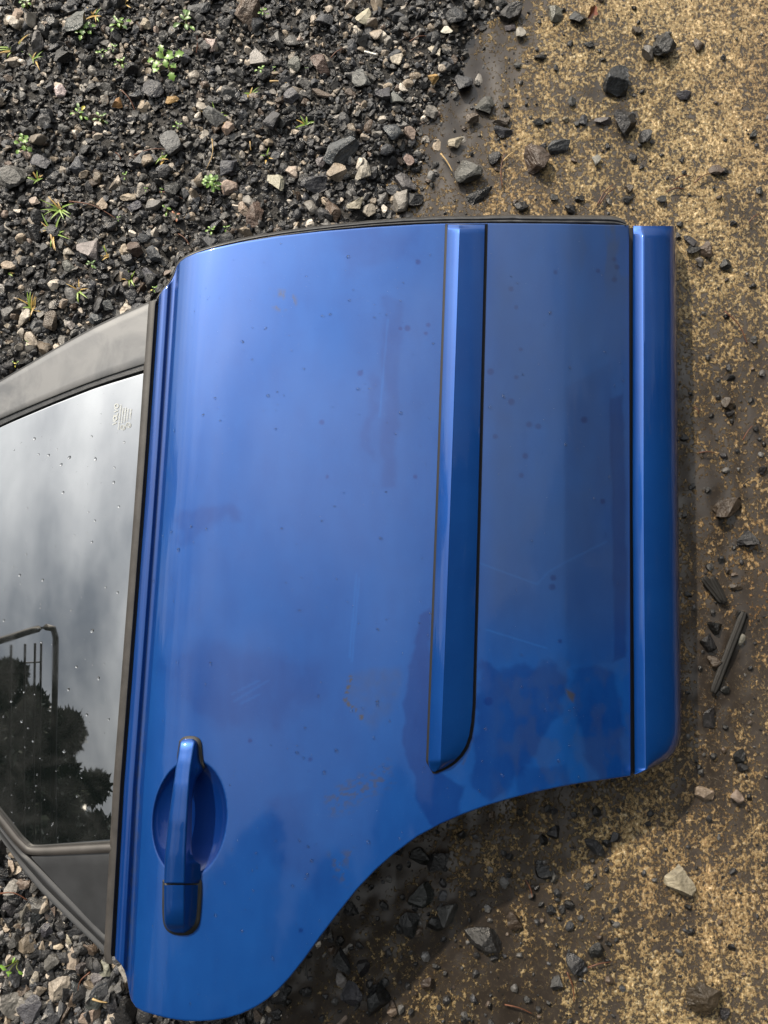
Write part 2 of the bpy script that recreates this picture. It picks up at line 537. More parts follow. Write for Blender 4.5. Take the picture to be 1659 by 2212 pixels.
def soil_z(x, y):
    d = gravel_d(x, y)
    near = np.exp(-(x ** 2 + y ** 2) / 6.0)
    return -0.014 + 0.024 * sstep(-0.03, 0.10, d) + ((N2.fbm(x * 16, y * 16, 4) - 0.5) * 0.014 + (N3.fbm(x * 80, y * 80, 3) - 0.5) * 0.005) * near
soil, SV = sheet('soil', graded(-0.85, 0.35, 0.008, 14), graded(-0.80, 0.85, 0.008, 14), soil_z, M_SOIL)
tag(soil, 'dark damp soil under the gravel', 'soil', kind='structure')

# ------------------------------------------------------------------ stones
def ico(sub):
    bm = bmesh.new(); bmesh.ops.create_icosphere(bm, subdivisions=sub, radius=1.0)
    V = np.array([v.co[:] for v in bm.verts]); F = np.array([[v.index for v in f.verts] for f in bm.faces])
    bm.free(); return V, F
ICO = {s: ico(s) for s in (1, 2, 3, 4, 5)}

def rock(r, sub, cuts=9, rough=0.05, lo=0.34, hi=0.80):
    V, F = ICO[sub]
    V = V.copy()
    for _ in range(cuts):
        n = r.normal(size=3); n /= np.linalg.norm(n)
        d = r.uniform(lo, hi)
        t = V @ n - d
        V = V - np.outer(np.maximum(t, 0), n)
    if rough:
        ph = r.uniform(0, 50, 3)
        k = 2.6
        nn = (N1(V[:, 0] * k + ph[0], V[:, 1] * k + ph[1]) + N2(V[:, 1] * k + ph[1], V[:, 2] * k + ph[2]) + N3(V[:, 2] * k + ph[2], V[:, 0] * k + ph[0])) / 3 - 0.5
        V = V * (1 + rough * 4 * nn)[:, None]
        k = 8.5
        nn = (N2(V[:, 0] * k + ph[1], V[:, 1] * k + ph[0]) + N3(V[:, 1] * k + ph[2], V[:, 2] * k + ph[1]) + N1(V[:, 2] * k + ph[0], V[:, 0] * k + ph[2])) / 3 - 0.5
        V = V * (1 + rough * 2.2 * nn)[:, None]
    V /= (V.max(0) - V.min(0)) / 2
    V -= (V.max(0) + V.min(0)) / 2
    return V, F

TONES = {
    'black': (0.016, 0.016, 0.017), 'dark': (0.034, 0.034, 0.036), 'slate': (0.052, 0.054, 0.060),
    'grey': (0.105, 0.102, 0.098), 'lgrey': (0.22, 0.205, 0.185), 'tan': (0.27, 0.22, 0.165),
    'beige': (0.34, 0.29, 0.235), 'pink': (0.26, 0.20, 0.165), 'white': (0.50, 0.45, 0.385),
    'brown': (0.085, 0.062, 0.046), 'ochre': (0.33, 0.20, 0.075)}

def place_stone(u, v, w, h, tone, ang=0.0, tall=0.55, name='stone', label=None, group=None, cat='stone', wet=1.0, seed=None, sink=0.3, rough=0.05, cuts=10, zoff=0.0):
    r = np.random.default_rng(seed if seed is not None else int(u * 7919 + v * 104729) % 2 ** 31)
    s = pxm(u, v)
    a, c = w * s / 2, h * s / 2
    zt = min(a, c) * 2 * tall * (0.85 + 0.3 * r.random())
    big = max(w, h)
    V, F = rock(r, 5 if big > 52 else 4, cuts + int(r.integers(0, 5)), rough)
    V = V * np.array([a, c, zt / 2])
    tx, ty = r.normal(0, 0.10, 2)
    Rm = np.array(Matrix.Rotation(R(ang), 3, 'Z') @ Matrix.Rotation(tx, 3, 'X') @ Matrix.Rotation(ty, 3, 'Y'))
    V = V @ Rm.T
    p = P(u, v, 0.0)
    base = max(float(soil_z(np.array([p[0]]), np.array([p[1]]))[0]), float(conc_z(np.array([p[0]]), np.array([p[1]]))[0])) + zoff
    zc = base + zt * (0.5 - sink)
    q = P(u, v, max(zc, 0))
    o = np_mesh(name, V, F, M_STONE, False)
    o.location = (float(q[0]), float(q[1]), zc)
    t = np.array(TONES[tone]) * wet * (0.82 + 0.36 * r.random()) * (1 + r.normal(0, 0.035, 3))
    o.color = (*[float(min(max(k, 0.004), 0.9)) for k in t], 1)
    tag(o, label, cat, group)
    return o

# stones on the concrete: (u, v, width, height, tone, turn, label or None)
CONC_STONES = [
 (1331, 176, 56, 62, 'slate', 10, 'large smooth slate-grey stone with pointed right corner on concrete, top right'),
 (1434, 98, 54, 50, 'dark', 20, 'large dark stone leaning on a paler one above an orange rust stain'),
 (1400, 116, 32, 30, 'lgrey', 0, 'pale grey stone tucked under the left side of a dark one'),
 (1347, 266, 50, 60, 'dark', 60, 'tall black rock with a bright glinting facet on the concrete'),
 (1302, 260, 36, 22, 'grey', 25, 'flat grey-beige stone just left of the glinting black rock'),
 (1394, 296, 31, 28, 'dark', 30, 'dark angular stone just below right of the glinting black rock'),
 (1476, 205, 33, 22, 'slate', -5, 'dark oval stone alone on pale concrete at the right'),
 (1510, 95, 24, 32, 'brown', 20, 'small brown stone standing upright near the top right corner'),
 (1377, 66, 24, 20, 'brown', 0, 'small brown stone above left of the rust stain'),
 (1547, 368, 31, 24, 'brown', 5, 'brown oval stone on pale concrete right of the twigs'),
 (1207, 316, 50, 31, 'slate', 15, 'long slate slab beside the rough brown rock'),
 (1154, 344, 60, 56, 'brown', -30, 'rough crumbly brown rock on the concrete above the door'),
 (1172, 316, 18, 14, 'dark', 0, 'small dark stone between the rough brown rock and a slate slab'),
 (1009, 366, 62, 58, 'grey', 15, 'big layered grey-brown rock at the edge of the gravel above the door'),
 (1037, 422, 64, 24, 'black', 27, 'long black splinter of slate just above the door seal'),
 (1124, 446, 36, 24, 'black', -8, 'black stone almost touching the rubber seal'),
 (1083, 262, 40, 22, 'brown', 0, 'brown stone resting on a dark slab at the gravel edge'),
 (1086, 287, 44, 22, 'slate', -10, 'dark slab under the brown stone at the gravel edge'),
 (1047, 227, 44, 42, 'grey', 0, 'rounded light grey stone at the gravel edge'),
 (1197, 30, 35, 38, 'lgrey', 60, 'grey-brown stone near the top edge left of a red leaf'),
 (1247, 38, 30, 35, 'dark', 50, 'dark stone touching a dead red leaf'),
 (1124, 72, 25, 25, 'white', 40, 'small whitish stone at the muddy edge of the gravel'),
 (1102, 59, 25, 15, 'grey', 0, None), (1167, 122, 30, 17, 'black', 8, None), (1272, 96, 25, 14, 'black', -5, None),
 (1302, 128, 14, 9, 'black', 0, None), (1118, 141, 18, 14, 'grey', 0, None), (1260, 258, 20, 27, 'slate', 5, None),
 (1246, 268, 12, 12, 'black', 0, None), (1236, 219, 17, 25, 'dark', 0, None), (1162, 262, 25, 17, 'dark', -15, None),
 (1222, 258, 15, 12, 'tan', 0, None), (1070, 342, 30, 28, 'black', 10, None), (1288, 347, 22, 27, 'lgrey', 0, 'small pale grey stone on the concrete amid black grains'),
 (1313, 315, 13, 15, 'black', 0, None), (1367, 340, 19, 19, 'black', 0, None), (1386, 361, 11, 10, 'black', 0, None),
 (1357, 407, 22, 22, 'brown', 0, None), (1240, 346, 15, 12, 'brown', 0, None), (1197, 425, 16, 17, 'black', 0, None),
 (1252, 429, 21, 15, 'black', 0, 'flat black stone right of a smaller black one above the door seal'), (1232, 452, 25, 22, 'black', 0, None), (1427, 431, 25, 19, 'dark', 0, None),
 (1317, 435, 15, 17, 'lgrey', 0, None), (1356, 431, 25, 17, 'dark', 20, None), (1627, 292, 17, 17, 'dark', 0, None),
 (1562, 124, 12, 12, 'black', 0, None), (1585, 482, 17, 12, 'black', 0, None), (1640, 411, 14, 20, 'dark', 0, None),
 (1465, 509, 16, 17, 'dark', 0, None), (1489, 522, 30, 20, 'dark', -20, None), (1497, 541, 30, 22, 'black', -10, None),
 (1524, 539, 27, 37, 'brown', 0, 'rough brown stone in the cluster beside the sill corner'),
 (1514, 565, 21, 22, 'lgrey', 30, 'black and white stone lowest in the cluster beside the sill corner'),
 (1567, 572, 26, 24, 'black', 15, 'shiny black stone alone right of the cluster beside the sill corner'),
 (1104, 28, 55, 36, 'dark', 25, 'large dark stone at the top edge where gravel meets concrete'),
 (1629, 734, 16, 17, 'dark', 0, None), (1579, 816, 20, 16, 'dark', 0, None), (1572, 872, 26, 30, 'brown', 0, 'brown stone on top of a black one right of the door'),
 (1577, 893, 20, 18, 'black', 0, None), (1537, 898, 11, 11, 'black', 0, None), (1478, 945, 19, 17, 'black', 0, None),
 (1564, 985, 17, 12, 'dark', 0, None), (1497, 1049, 11, 11, 'black', 0, None),
 (1572, 1096, 56, 60, 'brown', -20, 'big dull brown rock on the concrete right of the sill trim'),
 (1619, 1168, 46, 42, 'black', -25, 'glossy black rock at the right edge of the picture'),
 (1559, 1210, 16, 19, 'dark', 0, None), (1590, 1269, 30, 14, 'brown', -8, 'flat brown stone right of the bundle of black sticks'),
 (1487, 1284, 14, 14, 'black', 0, None), (1602, 1331, 27, 24, 'black', 0, None), (1479, 1114, 10, 10, 'black', 0, None),
 (1647, 1016, 20, 20, 'dark', 0, None),
 (1593, 1378, 30, 32, 'lgrey', 0, 'pale stone resting against the long black stick'),
 (1530, 1388, 36, 42, 'black', 0, 'black stone left of the long black stick'),
 (1543, 1431, 30, 30, 'brown', 0, 'brown stone touching the lower half of the long black stick'),
 (1548, 1352, 30, 34, 'black', 30, 'black stone above left of the long black stick'),
 (1566, 1490, 21, 18, 'dark', 0, None), (1530, 1551, 27, 48, 'dark', 0, None), (1596, 1632, 27, 30, 'black', 0, 'black stone, upper of a touching pair right of the sill foot'),
 (1604, 1657, 24, 18, 'black', 0, 'black stone, lower of a touching pair right of the sill foot'),
 (1521, 1717, 42, 36, 'tan', 0, 'beige pebble in a wet ring below the sill foot'), (1590, 1720, 30, 30, 'pink', 0, 'reddish-brown stone at the right below the sill'),
 (1469, 1901, 60, 74, 'beige', 70, 'pale beige angular rock on the lower right concrete'),
 (1520, 2154, 78, 69, 'brown', -5, 'big dark brown blocky rock in the lower right corner'), (1566, 2191, 24, 24, 'dark', 0, None),
 (1195, 1799, 30, 30, 'black', 0, None), (1286, 1829, 52, 26, 'dark', -40, 'dark slate sliver lying slantwise below the wheel arch'),
 (1174, 1883, 36, 30, 'black', 0, 'black stone with a ribbed grey scrap at its side'), (1196, 1893, 22, 24, 'grey', 20, 'ribbed grey scrap beside a black stone below the arch'),
 (1213, 1964, 15, 18, 'dark', 0, None), (1159, 1919, 13, 13, 'black', 0, None), (1270, 1916, 18, 18, 'black', 0, None),
 (1110, 1988, 36, 39, 'brown', 0, 'brown stone between the black heap and the pale concrete'),
 (1044, 2025, 84, 46, 'dark', -18, 'long dark slab lying on the wet concrete below the arch'),
 (969, 1974, 45, 48, 'grey', 0, 'grey stone at the right end of the black heap below the arch'),
 (912, 1936, 48, 62, 'dark', -30, 'dark stone in the middle of the black heap below the arch'),
 (887, 1998, 48, 58, 'black', 10, 'large black stone lowest in the heap below the arch'), (941, 1996, 40, 34, 'black', 0, None),
 (996, 1802, 24, 18, 'black', 0, None), (1243, 2079, 39, 45, 'dark', 10, 'dark blocky stone alone on the lower concrete'), (1286, 2052, 30, 30, 'black', 0, None),
 (945, 1862, 54, 42, 'black', 0, 'black stone at the shaded edge of the wheel arch'), (905, 1850, 42, 36, 'black', 0, None),
 (737, 2076, 42, 54, 'dark', 0, None), (761, 2148, 48, 52, 'slate', -15, 'flat slate stone below the arch near the bottom edge'),
 (818, 2160, 54, 76, 'black', -10, 'tall black slab near the bottom edge below the arch'), (785, 2094, 30, 36, 'black', 0, None),
 (737, 2118, 24, 36, 'lgrey', 0, 'small pale stone next to the flat slate near the bottom edge'), (924, 2124, 33, 33, 'brown', 0, None),
 (1201, 2124, 27, 30, 'dark', 0, None), (1581, 2046, 18, 15, 'black', 0, None), (1328, 1808, 24, 21, 'black', 0, None),
 (1240, 1760, 15, 13, 'black', 0, None), (1100, 1890, 16, 14, 'black', 0, None), (1020, 1930, 18, 16, 'black', 0, None),
 (1330, 1965, 15, 13, 'black', 0, None), (1140, 2160, 20, 18, 'black', 0, None), (1400, 1780, 14, 12, 'black', 0, None),
]

MARKS = [(1331,176,'the large smooth slate-grey stone'),(1347,266,'the glinting black rock'),(1154,344,'the rough crumbly brown rock'),(1009,366,'the big layered rock'),(1037,422,'the long black splinter'),
 (1434,98,'the rust-stained dark stone'),(1124,72,'the small whitish edge stone'),(1514,545,'the stone cluster by the sill'),(1572,1096,'the big dull brown rock'),(1619,1168,'the glossy black rock'),
 (1572,1410,'the long black stick'),(1540,1275,'the splayed black sticks'),(1469,1901,'the pale beige angular rock'),(1520,2154,'the big blocky brown rock'),(1286,1829,'the slantwise slate sliver'),
 (1044,2025,'the long dark slab'),(912,1936,'the black heap'),(818,2160,'the tall black slab'),(1243,2079,'the dark blocky stone'),(328,195,'the black slate flake'),(370,308,'the streaked grey stone'),
 (28,382,'the big blocky grey stone'),(735,326,'the triangular grey slab'),(463,410,'the leafy rosette'),(362,143,'the lobed weed'),(692,140,'the rough brownish stone'),(165,48,'the big grey corner stone'),
 (535,25,'the long brown slab'),(190,542,'the crumbly pale stone'),(111,694,'the dull brown block'),(1003,175,'the dark slate near the concrete'),(875,395,'the pale stone at the gravel tip'),
 (127,2136,'the large faceted beige rock'),(20,2172,'the pale corner slab'),(51,1973,'the tall wet stone'),(158,2071,'the tall rough beige stone'),(466,252,'the grassy flat stone'),(535,458,'the leaning brown stone')]
USED = set()
def where_is(u, v, start):
    """the plain words for where a small stone lies, by the nearest thing one can find"""
    best = None
    for mu, mv, nm in sorted(MARKS, key=lambda m: math.hypot(m[0] - u, m[1] - v))[:3]:
        a = math.degrees(math.atan2(mv - v, u - mu)) % 360
        dr = ('right of', 'above right of', 'above', 'above left of', 'left of', 'below left of', 'below', 'below right of')[int(((a + 22.5) % 360) // 45)]
        lab = '%s %s %s' % (start, dr, nm)
        if best is None: best = lab
        lab = lab.replace('  ', ' ')
        if lab not in USED:
            USED.add(lab); return lab
    return best
for k, (u, v, w, h, t, a, lab) in enumerate(CONC_STONES):
    grp = None
    if lab is None:
        where = 'above the door' if v < 470 else ('right of the sill' if v < 1700 else 'below the wheel arch')
        lab = where_is(u, v, 'small %s stone on the concrete' % {'black': 'black', 'dark': 'dark grey', 'slate': 'slate', 'brown': 'brown', 'grey': 'grey', 'lgrey': 'pale grey', 'tan': 'tan'}[t])
        grp = 'small stones on the concrete ' + where
    place_stone(u, v, w, h, t, a, 0.6, 'stone', lab, grp, rough=0.09 if t == 'brown' else 0.045, sink=0.16, wet=(0.42 if v > 760 else 0.62) if t in ('black', 'dark', 'slate', 'brown', 'grey') else 0.62)

# larger stones lying in the gravel
GRAVEL_STONES = [
 (328, 195, 52, 44, 'slate', -30, 'flat black slate flake with a pointed tip beside the lobed weed'),
 (370, 308, 50, 50, 'grey', -40, 'grey stone with a pale streak in the middle of the gravel'),
 (310, 346, 38, 58, 'slate', -60, 'dark slab left below the streaked grey stone'),
 (28, 382, 60, 56, 'grey', 0, 'big blocky grey stone at the left edge of the picture'),
 (88, 352, 44, 40, 'slate', 20, 'dark stone just right of the big blocky grey one'),
 (466, 252, 50, 46, 'grey', 15, 'flat greenish grey stone with grass growing over it'),
 (560, 125, 44, 40, 'lgrey', 0, 'light grey angular stone left of two slate ones near the top'),
 (636, 140, 30, 36, 'grey', 20, 'smooth grey stone between a light one and a rough brown one'),
 (692, 140, 48, 45, 'brown', 0, 'rough brownish stone near the top of the gravel'),
 (782, 170, 42, 38, 'grey', 0, 'rounded grey stone right of the rough brownish one'),
 (735, 326, 84, 56, 'slate', 30, 'largest grey slab in the gravel, triangular, above the door'),
 (680, 398, 64, 40, 'slate', 12, 'dark slate stone with grainy face above the door seal'),
 (597, 395, 36, 56, 'beige', 20, 'tall beige stone left of the grainy slate'),
 (630, 372, 28, 27, 'beige', 0, 'small beige stone atop the tall beige one'),
 (727, 372, 46, 40, 'pink', 10, 'pinkish stone under the triangular grey slab'),
 (787, 367, 34, 56, 'beige', -15, 'upright beige stone with brown veins near the concrete'),
 (527, 452, 28, 33, 'pink', 0, 'pale pinkish stone right of the leafy rosette'),
 (552, 462, 36, 60, 'brown', -25, 'long brown stone leaning up from the door edge'),
 (492, 360, 34, 50, 'slate', -20, 'dark slate above the leafy rosette'),
 (372, 405, 36, 43, 'dark', 10, 'dark stone left of the leafy rosette'),
 (290, 446, 33, 30, 'slate', 0, 'smooth slate pebble below the small seedling'),
 (220, 442, 30, 30, 'tan', 0, None), (277, 425, 36, 20, 'tan', 0, None), (97, 260, 33, 30, 'grey', 0, None),
 (137, 120, 42, 38, 'black', 10, 'black wedge-shaped stone in the upper left gravel'),
 (78, 90, 38, 45, 'grey', 30, 'grey stone with a shiny lower face at upper left'),
 (187, 127, 36, 36, 'black', 0, None), (165, 48, 56, 54, 'grey', 0, 'big grey stone near the top left corner'),
 (150, 15, 38, 30, 'grey', 0, None), (37, 32, 30, 36, 'tan', 30, None), (315, 52, 28, 25, 'tan', 0, None),
 (535, 25, 52, 66, 'brown', -30, 'long dark brown slab at the top edge of the picture'), (430, 18, 52, 25, 'slate', 0, 'flat slate at the top edge left of the brown slab'),
 (700, 42, 40, 30, 'slate', 0, None), (785, 38, 36, 40, 'beige', 0, 'beige stone with shaded side near the top of the gravel'),
 (812, 76, 28, 30, 'beige', 0, None), (455, 100, 28, 28, 'beige', 0, None), (252, 220, 23, 23, 'ochre', 0, 'small yellowish pebble in the gravel'),
 (372, 217, 30, 20, 'ochre', 0, 'orange ochre pebble right of the black slate flake'), (130, 196, 25, 30, 'white', 20, 'small whitish stone in the left gravel'),
 (168, 357, 40, 40, 'slate', -10, None), (587, 257, 40, 45, 'slate', 0, None), (630, 207, 36, 36, 'slate', 0, None), (695, 202, 50, 20, 'brown', -5, None),
 (492, 277, 30, 30, 'tan', 0, None), (720, 455, 35, 54, 'brown', 10, 'brown stone touching the seal right of centre'),
 (767, 440, 38, 28, 'tan', 0, None), (797, 455, 30, 28, 'beige', 0, None), (695, 352, 26, 25, 'grey', 0, None),
 (20, 573, 36, 23, 'tan', 10, 'tan stone at the left edge above the window frame'), (75, 435, 25, 20, 'pink', 0, None), (150, 575, 30, 30, 'grey', 0, None),
 (190, 542, 50, 45, 'lgrey', 0, 'crumbly pale stone left of the door corner'), (287, 537, 45, 34, 'brown', 0, None), (312, 512, 45, 28, 'slate', 0, None),
 (333, 547, 36, 34, 'slate', 0, None), (320, 597, 36, 34, 'slate', -15, None),
 (111, 694, 34, 46, 'brown', 15, 'dull brown block above the window frame'), (95, 747, 32, 42, 'brown', 20, 'brown stone touching the window frame edge'),
 (74, 705, 20, 28, 'slate', 0, None), (206, 689, 30, 23, 'slate', 0, None), (232, 659, 28, 24, 'slate', 0, None), (153, 703, 17, 22, 'lgrey', 20, None),
 (16, 704, 19, 14, 'tan', 0, None), (137, 657, 22, 22, 'tan', 0, None), (20, 786, 30, 26, 'dark', 0, None),
 (827, 200, 38, 40, 'slate', 0, None), (858, 130, 30, 28, 'beige', 0, None), (940, 110, 22, 40, 'beige', 25, None), (936, 170, 26, 24, 'ochre', 0, None),
 (1003, 175, 40, 44, 'slate', 10, 'dark slate in the gravel near its right edge'), (860, 215, 24, 40, 'grey', 60, None), (932, 240, 30, 36, 'lgrey', 15, None),
 (985, 30, 46, 46, 'dark', 0, 'dark rounded stone at the top of the gravel right of centre'), (965, 65, 28, 18, 'white', 0, None),
 (875, 395, 45, 40, 'grey', 10, 'pale grey-brown stone at the tip of the gravel above the door'), (868, 435, 40, 44, 'lgrey', 20, 'mottled pale stone just above the seal at the gravel tip'),
 (898, 430, 36, 30, 'black', 0, None), (985, 308, 36, 24, 'tan', 10, None), (850, 285, 46, 46, 'slate', 0, 'smooth slate pebble in the gravel left of the layered rock'),
 (883, 345, 24, 26, 'pink', 0, None), (1020, 255, 30, 26, 'brown', 0, None),
 # lower left corner
 (23, 1872, 18, 32, 'tan', 20, None), (51, 1973, 26, 58, 'grey', -15, 'tall wet grey-brown stone below the window corner'),
 (82, 1971, 34, 54, 'dark', 10, 'dark stone next to the tall wet one below the window corner'), (20, 1964, 30, 38, 'dark', 0, None),
 (90, 2043, 14, 24, 'tan', 0, None), (127, 2041, 22, 20, 'tan', 10, None), (148, 2028, 15, 30, 'beige', 10, None), (134, 2068, 15, 32, 'tan', 0, None),
 (158, 2071, 28, 56, 'beige', -10, 'tall rough beige stone under the belt strip end'), (112, 2080, 38, 36, 'grey', 0, 'grey cube-like stone in the lower left gravel'),
 (176, 2091, 28, 28, 'grey', 20, None), (60, 2091, 26, 36, 'grey', 20, None), (75, 2117, 20, 40, 'beige', -15, None),
 (127, 2136, 52, 72, 'beige', -25, 'large faceted beige rock in the lower left gravel'), (166, 2126, 26, 33, 'slate', 0, None),
 (20, 2172, 54, 70, 'lgrey', 10, 'large pale grey slab in the bottom left corner'), (70, 2177, 54, 50, 'slate', 30, 'dark grey stone beside the corner slab'),
 (160, 2154, 22, 42, 'brown', 0, None), (204, 2161, 38, 42, 'slate', 0, None), (241, 2168, 26, 60, 'dark', 10, None),
 (193, 2193, 42, 42, 'tan', -20, 'brown-tan wedge stone at the bottom edge'), (112, 2196, 44, 42, 'slate', 0, None), (208, 2117, 28, 32, 'grey', 0, None),
 (226, 2091, 26, 40, 'lgrey', 10, None), (257, 2133, 22, 30, 'grey', 0, None), (16, 2003, 20, 21, 'tan', 0, None), (60, 2010, 17, 18, 'grey', 0, None),
 (99, 2010, 28, 40, 'slate', -30, None), (139, 1985, 14, 26, 'white', 20, None), (62, 2034, 14, 24, 'tan', -20, None),
]
gseen = []
for k, (u, v, w, h, t, a, lab) in enumerate(GRAVEL_STONES):
    grp = None
    if lab is None:
        where = 'in the lower left corner' if v > 1500 else ('near the window frame' if u < 420 and v > 480 else 'above the door')
        nm = {'black': 'black', 'dark': 'dark', 'slate': 'slate-grey', 'brown': 'brown', 'grey': 'grey', 'lgrey': 'pale grey', 'tan': 'tan', 'beige': 'beige', 'pink': 'pinkish', 'white': 'whitish', 'ochre': 'ochre'}[t]
        lab = where_is(u, v, 'mid-sized %s stone in the gravel' % nm)
        grp = 'mid-sized stones in the gravel ' + where
    place_stone(u, v, w * 0.98, h * 0.98, t, a, 0.55, 'stone', lab, grp, sink=0.22, zoff=0.004, rough=0.06)

# the gravel itself: one mass of angular chips
POOL_W = [('black', .20), ('dark', .26), ('slate', .17), ('grey', .14), ('lgrey', .07), ('tan', .055), ('beige', .045), ('pink', .008), ('white', .035), ('brown', .04)]
names = [n for n, _ in POOL_W]; pw = np.array([p for _, p in POOL_W]); pw /= pw.sum()
toneA = np.array([TONES[n] for n in names])
def under_door(p):
    """rough test in photo pixels for points well under the door"""
    return None
def photo_uv(X):
    d = X - CAM
    cy = d[:, 1] * _ct + d[:, 2] * _st
    cz = -d[:, 1] * _st + d[:, 2] * _ct
    return 829.5 + FPX * d[:, 0] / -cz, 1106 - FPX * cy / -cz
def scatter(n, smin, smax, sub, seed, edge, zlo, pool=24, xr=(-0.80, 0.42), power=2.2):
    r = np.random.default_rng(seed)
    T = [rock(r, sub, 8, 0.0 if sub < 3 else 0.03, 0.32, 0.80) for _ in range(pool)]
    x = r.uniform(*xr, n); y = r.uniform(-0.86, 0.88, n)
    d = gravel_d(x, y)
    keep = d > edge - r.exponential(0.07 if sub < 3 else 0.04, n)
    u, v = photo_uv(np.stack([x, y, np.zeros(n)], -1))
    lim_top = np.interp(u, [-400, 0, 320, 400, 650, 1000], [1000, 860, 690, 620, 540, 530])
    lim_bot = np.interp(u, [-400, 0, 240, 330, 520, 700, 830], [1600, 1770, 1990, 2120, 2120, 1950, 1800])
    keep &= ~((v > lim_top) & (v < lim_bot))
    x, y, u, v = x[keep], y[keep], u[keep], v[keep]
    n = len(x)
    s = smin + (smax - smin) * r.random(n) ** power
    s = s * np.where(v > 1750, 1.5, 1.0)
    asp = np.stack([np.ones(n), r.uniform(0.6, 0.95, n), r.uniform(0.45, 0.8, n)], -1) * s[:, None]
    z = soil_z(x, y) + asp[:, 2] * r.uniform(zlo, 0.75, n)
    ti = r.choice(len(names), n, p=pw)
    tone = toneA[ti] * r.uniform(0.5, 1.2, (n, 1))
    k = r.integers(0, pool, n)
    a = r.uniform(0, 2 * np.pi, n); bx = r.normal(0, 0.35, n); by = r.normal(0, 0.35, n)
    Vs, Fs, Cs, off = [], [], [], 0
    ca, sa = np.cos(a), np.sin(a); cb, sb = np.cos(bx), np.sin(bx); cc, sc = np.cos(by), np.sin(by)
    for i in range(n):
        V, F = T[k[i]]
        Q = V * asp[i]
        q0 = Q[:, 0] * cc[i] + Q[:, 2] * sc[i]; q2 = -Q[:, 0] * sc[i] + Q[:, 2] * cc[i]
        q1 = Q[:, 1] * cb[i] - q2 * sb[i]; q2 = Q[:, 1] * sb[i] + q2 * cb[i]
        Vs.append(np.stack([q0 * ca[i] - q1 * sa[i] + x[i], q0 * sa[i] + q1 * ca[i] + y[i], q2 + z[i]], -1))
        Fs.append(F + off); off += len(V)
        Cs.append(np.repeat(tone[i][None], len(V), 0))
    return np.vstack(Vs), np.vstack(Fs), np.vstack(Cs)
parts = [scatter(66000, 0.0013, 0.0044, 1, 11, -0.012, 0.15, power=1.4),
         scatter(21000, 0.0038, 0.0085, 2, 12, 0.0, 0.2, power=1.7),
         scatter(1700, 0.0085, 0.0135, 3, 13, 0.012, 0.2, power=1.8)]
off = 0; VV, FF, CC = [], [], []
for V, F, C in parts:
    VV.append(V); FF.append(F + off); CC.append(C); off += len(V)
gravel = np_mesh('gravel', np.vstack(VV), np.vstack(FF), M_GRAVEL, False)
attr_col(gravel, 'tone', np.vstack(CC))
tag(gravel, 'loose angular dark and tan gravel chips left of and above the door', 'gravel', kind='stuff')

# fine grit strewn over the concrete
def grit(n, seed):
    r = np.random.default_rng(seed)
    T = [rock(r, 1, 6, 0.0, 0.45, 0.85) for _ in range(10)]
    u = r.uniform(600, 1800, n); v = r.uniform(-150, 2350, n)
    p = P(u, v, 0.0)
    gd = np.interp(p[:, 1], GBY, GBX) - p[:, 0]
    lowb = (v > 1650) & (u < 1350)
    prob = np.where(lowb, 0.95, 0.42) * np.where((u > 1440) & (v > 760) & (v < 1700), 1.6, 1.0) + 0.9 * sstep(-0.12, 0.0, gd)
    keep = (r.random(n) < prob) & (gd < 0.03)
    keep &= ~((v > 520) & (v < 1640) & (u < 1430))
    p, lowb, gd = p[keep], lowb[keep], gd[keep]
    n = len(p)
    s = 0.0009 + 0.0050 * r.random(n) ** 3.2
    s *= np.where(lowb, 1.35, 1.0)
    Vs, Fs, Cs, off = [], [], [], 0
    for i in range(n):
        V, F = T[r.integers(0, 10)]
        a = r.uniform(0, 6.28)
        Q = V * np.array([1, r.uniform(.6, 1), r.uniform(.5, .8)]) * s[i]
        Vs.append(np.stack([Q[:, 0] * math.cos(a) - Q[:, 1] * math.sin(a) + p[i, 0], Q[:, 0] * math.sin(a) + Q[:, 1] * math.cos(a) + p[i, 1], Q[:, 2] + s[i] * 0.25], -1))
        Fs.append(F + off); off += len(V)
        t = TONES[['black', 'black', 'dark', 'brown', 'slate', 'grey'][min(5, int(r.random() ** 1.6 * 6))]]
        Cs.append(np.repeat((np.array(t) * r.uniform(.3, .9))[None], len(V), 0))
    Z = np.vstack(Vs)
    Z[:, 2] += conc_z(Z[:, 0], Z[:, 1])
    return Z, np.vstack(Fs), np.vstack(Cs)
V, F, C = grit(4200, 31)
g2 = np_mesh('grit', V, F, M_GRAVEL, False)
attr_col(g2, 'tone', C)
tag(g2, 'fine black grit strewn over the wet concrete', 'grit', kind='stuff')

# ------------------------------------------------------------------ the car door
door = empty('car_door', tuple(P(800, 1200, 0.0)))
tag(door, 'blue rear car door lying outer side up across gravel and wet concrete', 'car door')
bpy.context.view_layer.update()
def adopt(o, parent):
    o.parent = parent
    if parent.type == 'EMPTY':
        o.matrix_parent_inverse = Matrix.Translation(parent.location).inverted()
    return o

